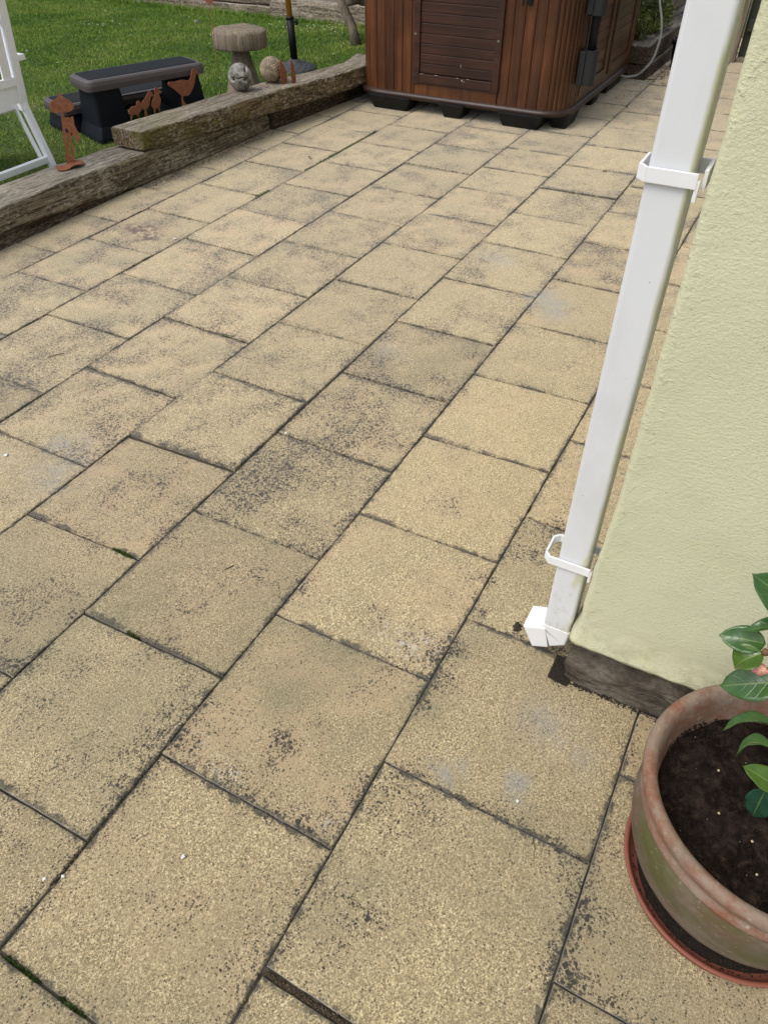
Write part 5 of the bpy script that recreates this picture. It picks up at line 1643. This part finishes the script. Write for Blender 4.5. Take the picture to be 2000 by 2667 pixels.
tag(from_bm('saucer_dirt_shade', bm, M_SOIL, None, True), 'black film inside the saucer, wet dirt with the shade round the pot foot painted in', 'dirt', kind='stuff')
clutter('saucer_dirt_shade', 'dark wet dirt lying in the saucer of the pot', 'dirt', lambda r: (lambda w, q: (0.846 + q * math.cos(w), -0.319 + q * math.sin(w)))(r.uniform(0, 6.28), r.uniform(0.14, 0.183)), 1500, 0.001, 0.003, M_GRIT, 51, z=0.011)
pot = thing('plant_pot', PC, 'large old terracotta pot with green algae and a thick worn rim', 'pot')
bm = bmesh.new()
lathe(bm, [(0.001, 0.0135), (0.160, 0.0135), (0.168, 0.016), (0.178, 0.030), (0.190, 0.055), (0.206, 0.090), (0.218, 0.130), (0.2255, 0.170), (0.2275, 0.205), (0.2250, 0.235), (0.2215, 0.250)], 128, PC, 0.004)
adopt(from_bm('body', bm, M_POT, None, True), pot)
bm = bmesh.new()
lathe(bm, [(0.2205, 0.240), (0.2265, 0.245), (0.2275, 0.252), (0.2235, 0.259), (0.2195, 0.2635), (0.2205, 0.268), (0.224, 0.276), (0.231, 0.286), (0.2355, 0.298), (0.2350, 0.308), (0.2305, 0.3145), (0.2235, 0.316), (0.2165, 0.313), (0.2110, 0.306), (0.2065, 0.292), (0.2000, 0.262), (0.194, 0.225), (0.19, 0.20)], 160, PC, 0.006)
adopt(from_bm('rim', bm, M_RIM, None, True), pot)
# potting soil
def mat_compost():
    t = NT("potting_compost")
    P = t.coord('Object')
    n = t.noise(P, 55, 7, 0.78, 0.6)
    c = t.ramp(n, [(0.34, (0.004, 0.003, 0.002)), (0.5, (0.017, 0.011, 0.008)), (0.64, (0.048, 0.031, 0.023)), (0.82, (0.11, 0.075, 0.057))])
    f = t.noise(t.map(P, scale=(1, 3.5, 1), rot=(0, 0, 0.6)), 120, 4, 0.7, 2.0)
    c = t.mix(t.smooth(f, 0.60, 0.72, 0, 0.6), c, (0.11, 0.075, 0.055))
    return t.out(c, 0.95, t.bump(t.math('ADD', n, t.math('MULTIPLY', f, 0.4)), 1.0, 0.006), spec=0.15)
M_COMP = mat_compost()
bm = bmesh.new()
NR, NA = 34, 110
rings = []
for i in range(NR + 1):
    rr = 0.2025 * i / NR
    ring = []
    for j in range(NA):
        w = 2 * math.pi * j / NA
        x, y = PC[0] + rr * math.cos(w), PC[1] + rr * math.sin(w)
        z = 0.246 + 0.014 * noise.noise(Vector((x * 14, y * 14, 0))) + 0.009 * noise.noise(Vector((x * 50, y * 50, 0))) + 0.003 * noise.noise(Vector((x * 140, y * 140, 0))) - 0.010 * (rr / 0.2) ** 4
        ring.append(bm.verts.new((x, y, z)))
        if i == 0: break
    rings.append(ring)
for j in range(NA): bm.faces.new((rings[0][0], rings[1][j], rings[1][(j + 1) % NA]))
for i in range(1, NR):
    for j in range(NA): bm.faces.new((rings[i][j], rings[i + 1][j], rings[i + 1][(j + 1) % NA], rings[i][(j + 1) % NA]))
tag(from_bm('potting_soil', bm, M_COMP, None, True), 'dark brown potting soil filling the terracotta pot', 'soil', kind='stuff')
disc = lambda R: (lambda r: (lambda w, q: (PC[0] + q * math.cos(w), PC[1] + q * math.sin(w)))(r.uniform(0, 6.28), R * math.sqrt(r.random())))
clutter('soil_crumbs', 'loose crumbs and fibres on the potting soil', 'soil', disc(0.198), 3800, 0.001, 0.0042, M_COMP, 61, z=0.243)
M_PERL = mat_simple("perlite_grain", (0.55, 0.53, 0.45), 0.8, 60, 0.3)
clutter('perlite', 'scattered tiny pale grains in the potting soil', 'grains', disc(0.19), 26, 0.0005, 0.0013, M_PERL, 62, z=0.2505)
r = random.Random(9)
M_FERT = mat_simple("fertiliser_bead", (0.50, 0.44, 0.24), 0.4, 40, 0.3)
bm = bmesh.new()
for (x, y) in ((0.905, -0.225), (0.885, -0.300), (0.795, -0.300), (0.74, -0.315), (0.70, -0.36), (0.82, -0.24), (0.76, -0.40)):
    g_ = bmesh.ops.create_icosphere(bm, subdivisions=2, radius=0.0023)
    bmesh.ops.translate(bm, vec=(x, y, 0.2525), verts=g_['verts'])
tag(from_bm('fertiliser_beads', bm, M_FERT, None, True), 'few round yellowish fertiliser beads lying on the potting soil', 'beads', kind='stuff')

# camellia
def mat_camellia(name, a, b):
    t = NT(name)
    P = t.coord('Object')
    uv = t.new('ShaderNodeUVMap', uv_map='leaf').outputs[0]
    s = t.new('ShaderNodeSeparateXYZ'); t.l.new(uv, s.inputs[0])
    d = t.math('ABSOLUTE', t.math('SUBTRACT', s.outputs[1], 0.5))
    ribs = t.math('ABSOLUTE', t.math('SUBTRACT', t.math('FRACT', t.math('ADD', t.math('MULTIPLY', s.outputs[0], 6.5), t.math('MULTIPLY', d, -3.5))), 0.5))
    c = t.mix(t.smooth(t.noise(P, 30, 3, 0.6), 0.35, 0.7), a, b)
    rib = t.math('MULTIPLY', t.smooth(ribs, 0.06, 0.0), 0.10)
    midr = t.math('MULTIPLY', t.smooth(d, 0.030, 0.008), 0.45)
    c = t.mix(t.math('MAXIMUM', rib, midr), c, (0.22, 0.30, 0.09))
    h = t.math('SUBTRACT', t.noise(P, 60, 2, 0.5), t.math('MULTIPLY', t.smooth(ribs, 0.10, 0.0), 0.5))
    t.out(c, 0.27, t.bump(h, 0.25, 0.002), spec=0.5)
    return t.mat
M_CAM1 = mat_camellia("camellia_leaf_dark", (0.026, 0.080, 0.016), (0.045, 0.105, 0.020))
M_CAM2 = mat_camellia("camellia_leaf_young", (0.045, 0.100, 0.010), (0.062, 0.120, 0.014))
M_CAM3 = mat_camellia("camellia_leaf_deep", (0.018, 0.060, 0.035), (0.030, 0.075, 0.042))
cam_root = thing('camellia', (PC[0], PC[1] , 0.24), 'young camellia with glossy green leaves and a pink bud growing in the pot', 'plant')
def leaf(base, tip, w, face, mat, arch=0.10, fold=0.18, twist=0.0, droop=0.0):
    """blade from base to tip, 'face' is roughly the direction the upper side looks to"""
    b, tp = Vector(base), Vector(tip)
    ax = tp - b; L = ax.length; ax.normalize()
    n = Vector(face); n = (n - ax * n.dot(ax)).normalized()
    s = ax.cross(n)
    bm = bmesh.new(); uvl = bm.loops.layers.uv.new('leaf')
    NU, NV = 16, 8
    G = []
    for i in range(NU + 1):
        f = i / NU
        wid = w * 0.5 * (math.sin(math.pi * f ** 0.85) ** 0.72) * (1 - 0.12 * f) if 0 < f < 1 else 0.0
        if f > 0.9: wid *= (1 - f) / 0.1 * 0.8 + 0.2 if f < 1 else 0
        row = []
        for j in range(NV + 1):
            g = (j / NV - 0.5) * 2
            a = twist * (f - 0.3)
            ss = s * math.cos(a) + n * math.sin(a); nn = n * math.cos(a) - s * math.sin(a)
            p = b + ax * (L * f) + ss * (g * wid) + nn * (abs(g) ** 1.4 * wid * fold * 2 + arch * L * math.sin(math.pi * f) - droop * L * f ** 4 + 0.012 * L * math.sin(f * 15 + g * 2) * abs(g))
            row.append((bm.verts.new(p), f, j / NV))
        G.append(row)
    for i in range(NU):
        for j in range(NV):
            q = (G[i][j], G[i][j + 1], G[i + 1][j + 1], G[i + 1][j])
            fc = bm.faces.new([v[0] for v in q])
            for lp, v in zip(fc.loops, q): lp[uvl].uv = (v[1], v[2])
    me = bpy.data.meshes.new('leaf')
    bm.to_mesh(me); bm.free()
    o = link('leaf', me, mat, None, True)
    so_ = o.modifiers.new('thickness', 'SOLIDIFY'); so_.thickness = 0.0007
    return adopt(o, cam_root)
tocam = (Vector((0, 0, CAMH)) - Vector((0.84, -0.2, 0.6))).normalized()
UPV = Vector((0, 0, 1))
EDGE = (UPV - tocam * UPV.dot(tocam)).normalized() + tocam * 0.42
leaf((0.845, -0.205, 0.755), (0.840, -0.119, 0.802), 0.060, tocam + UPV * 0.1 , M_CAM1, 0.02, 0.10)                 # A
leaf((0.850, -0.205, 0.700), (0.838, -0.143, 0.706), 0.034, EDGE, M_CAM1, 0.16, 0.3, 0.7, 0.25)      # B
leaf((0.850, -0.178, 0.672), (0.842, -0.115, 0.664), 0.044, tocam + UPV * 0.25, M_CAM1, 0.03, 0.12, 0.2)         # C
leaf((0.835, -0.178, 0.668), (0.820, -0.150, 0.630), 0.046, tocam * 0.9 + UPV * 0.9 + Vector((0, .3, 0)), M_CAM2, 0.16, 0.25, -0.5, 0.05)  # D
leaf((0.848, -0.225, 0.610), (0.838, -0.148, 0.560), 0.058, tocam + UPV * 0.35, M_CAM1, 0.06, 0.10, 0.1)        # E
leaf((0.850, -0.255, 0.500), (0.842, -0.179, 0.462), 0.034, EDGE, M_CAM1, 0.16, 0.25, 0.5, 0.12)    # F
leaf((0.848, -0.270, 0.445), (0.842, -0.214, 0.412), 0.038, EDGE, M_CAM1, 0.26, 0.20, 0.5, 0.18)    # G
leaf((0.845, -0.300, 0.360), (0.838, -0.236, 0.387), 0.042, tocam + UPV * 0.5, M_CAM2, 0.06, 0.15, -0.3)         # H
leaf((0.838, -0.285, 0.350), (0.836, -0.292, 0.262), 0.046, tocam + Vector((0, .15, .1)), M_CAM3, 0.04, 0.12)     # I
for (bx, tx_, mt) in (((0.86, -0.30, 0.42), (0.88, -0.39, 0.44), M_CAM1), ((0.86, -0.31, 0.50), (0.82, -0.40, 0.52), M_CAM1), ((0.86, -0.28, 0.60), (0.92, -0.35, 0.64), M_CAM1),
                      ((0.85, -0.25, 0.72), (0.90, -0.32, 0.76), M_CAM3), ((0.85, -0.24, 0.78), (0.80, -0.31, 0.83), M_CAM2), ((0.86, -0.32, 0.36), (0.93, -0.37, 0.38), M_CAM1),
                      ((0.855, -0.23, 0.80), (0.88, -0.20, 0.88), M_CAM2), ((0.865, -0.33, 0.31), (0.80, -0.40, 0.33), M_CAM3)):
    leaf(bx, tx_, 0.045, tocam + UPV, mt, 0.08, 0.15)
M_STEM = mat_simple("camellia_stem", (0.10, 0.085, 0.04), 0.7, 60, 0.4)
bm = bmesh.new()
tube(bm, spline([(0.866, -0.325, 0.235), (0.862, -0.310, 0.36), (0.856, -0.270, 0.50), (0.852, -0.215, 0.62), (0.849, -0.182, 0.68), (0.850, -0.198, 0.76), (0.853, -0.215, 0.82)], 6), 0.0032, 10)
tube(bm, spline([(0.863, -0.315, 0.34), (0.870, -0.335, 0.46), (0.865, -0.325, 0.60), (0.862, -0.30, 0.72)], 6), 0.0026, 8)
adopt(from_bm('stem', bm, M_STEM, None, True), cam_root)
t = NT("camellia_bud"); P = t.coord('Object')
t.out(t.mix(t.smooth(t.noise(P, 120, 3, 0.6), 0.4, 0.6), (0.55, 0.16, 0.18), (0.62, 0.38, 0.25)), 0.5, spec=0.4)
bm = bmesh.new()
for k in range(3):
    g_ = bmesh.ops.create_icosphere(bm, subdivisions=3, radius=0.0085 - 0.0012 * k)
    for v in g_['verts']:
        w = math.atan2(v.co.y, v.co.x)
        v.co *= 1 + 0.12 * math.sin(3 * w + k * 2 + v.co.z * 300)
        v.co.y *= 1.25
    bmesh.ops.translate(bm, vec=(0.828 - 0.002 * k, -0.184 + 0.004 * k, 0.640 + 0.001 * k), verts=g_['verts'])
adopt(from_bm('bud', bm, t.mat, None, True), cam_root)
bm = bmesh.new()
g_ = bmesh.ops.create_icosphere(bm, subdivisions=2, radius=0.006)
bmesh.ops.translate(bm, vec=(0.834, -0.180, 0.672), verts=g_['verts'])
for v in bm.verts: v.co += Vector((0, 0, 0.002)) * noise.noise(v.co * 500)
adopt(from_bm('bud_scale', bm, M_DEAD, None, True), cam_root)
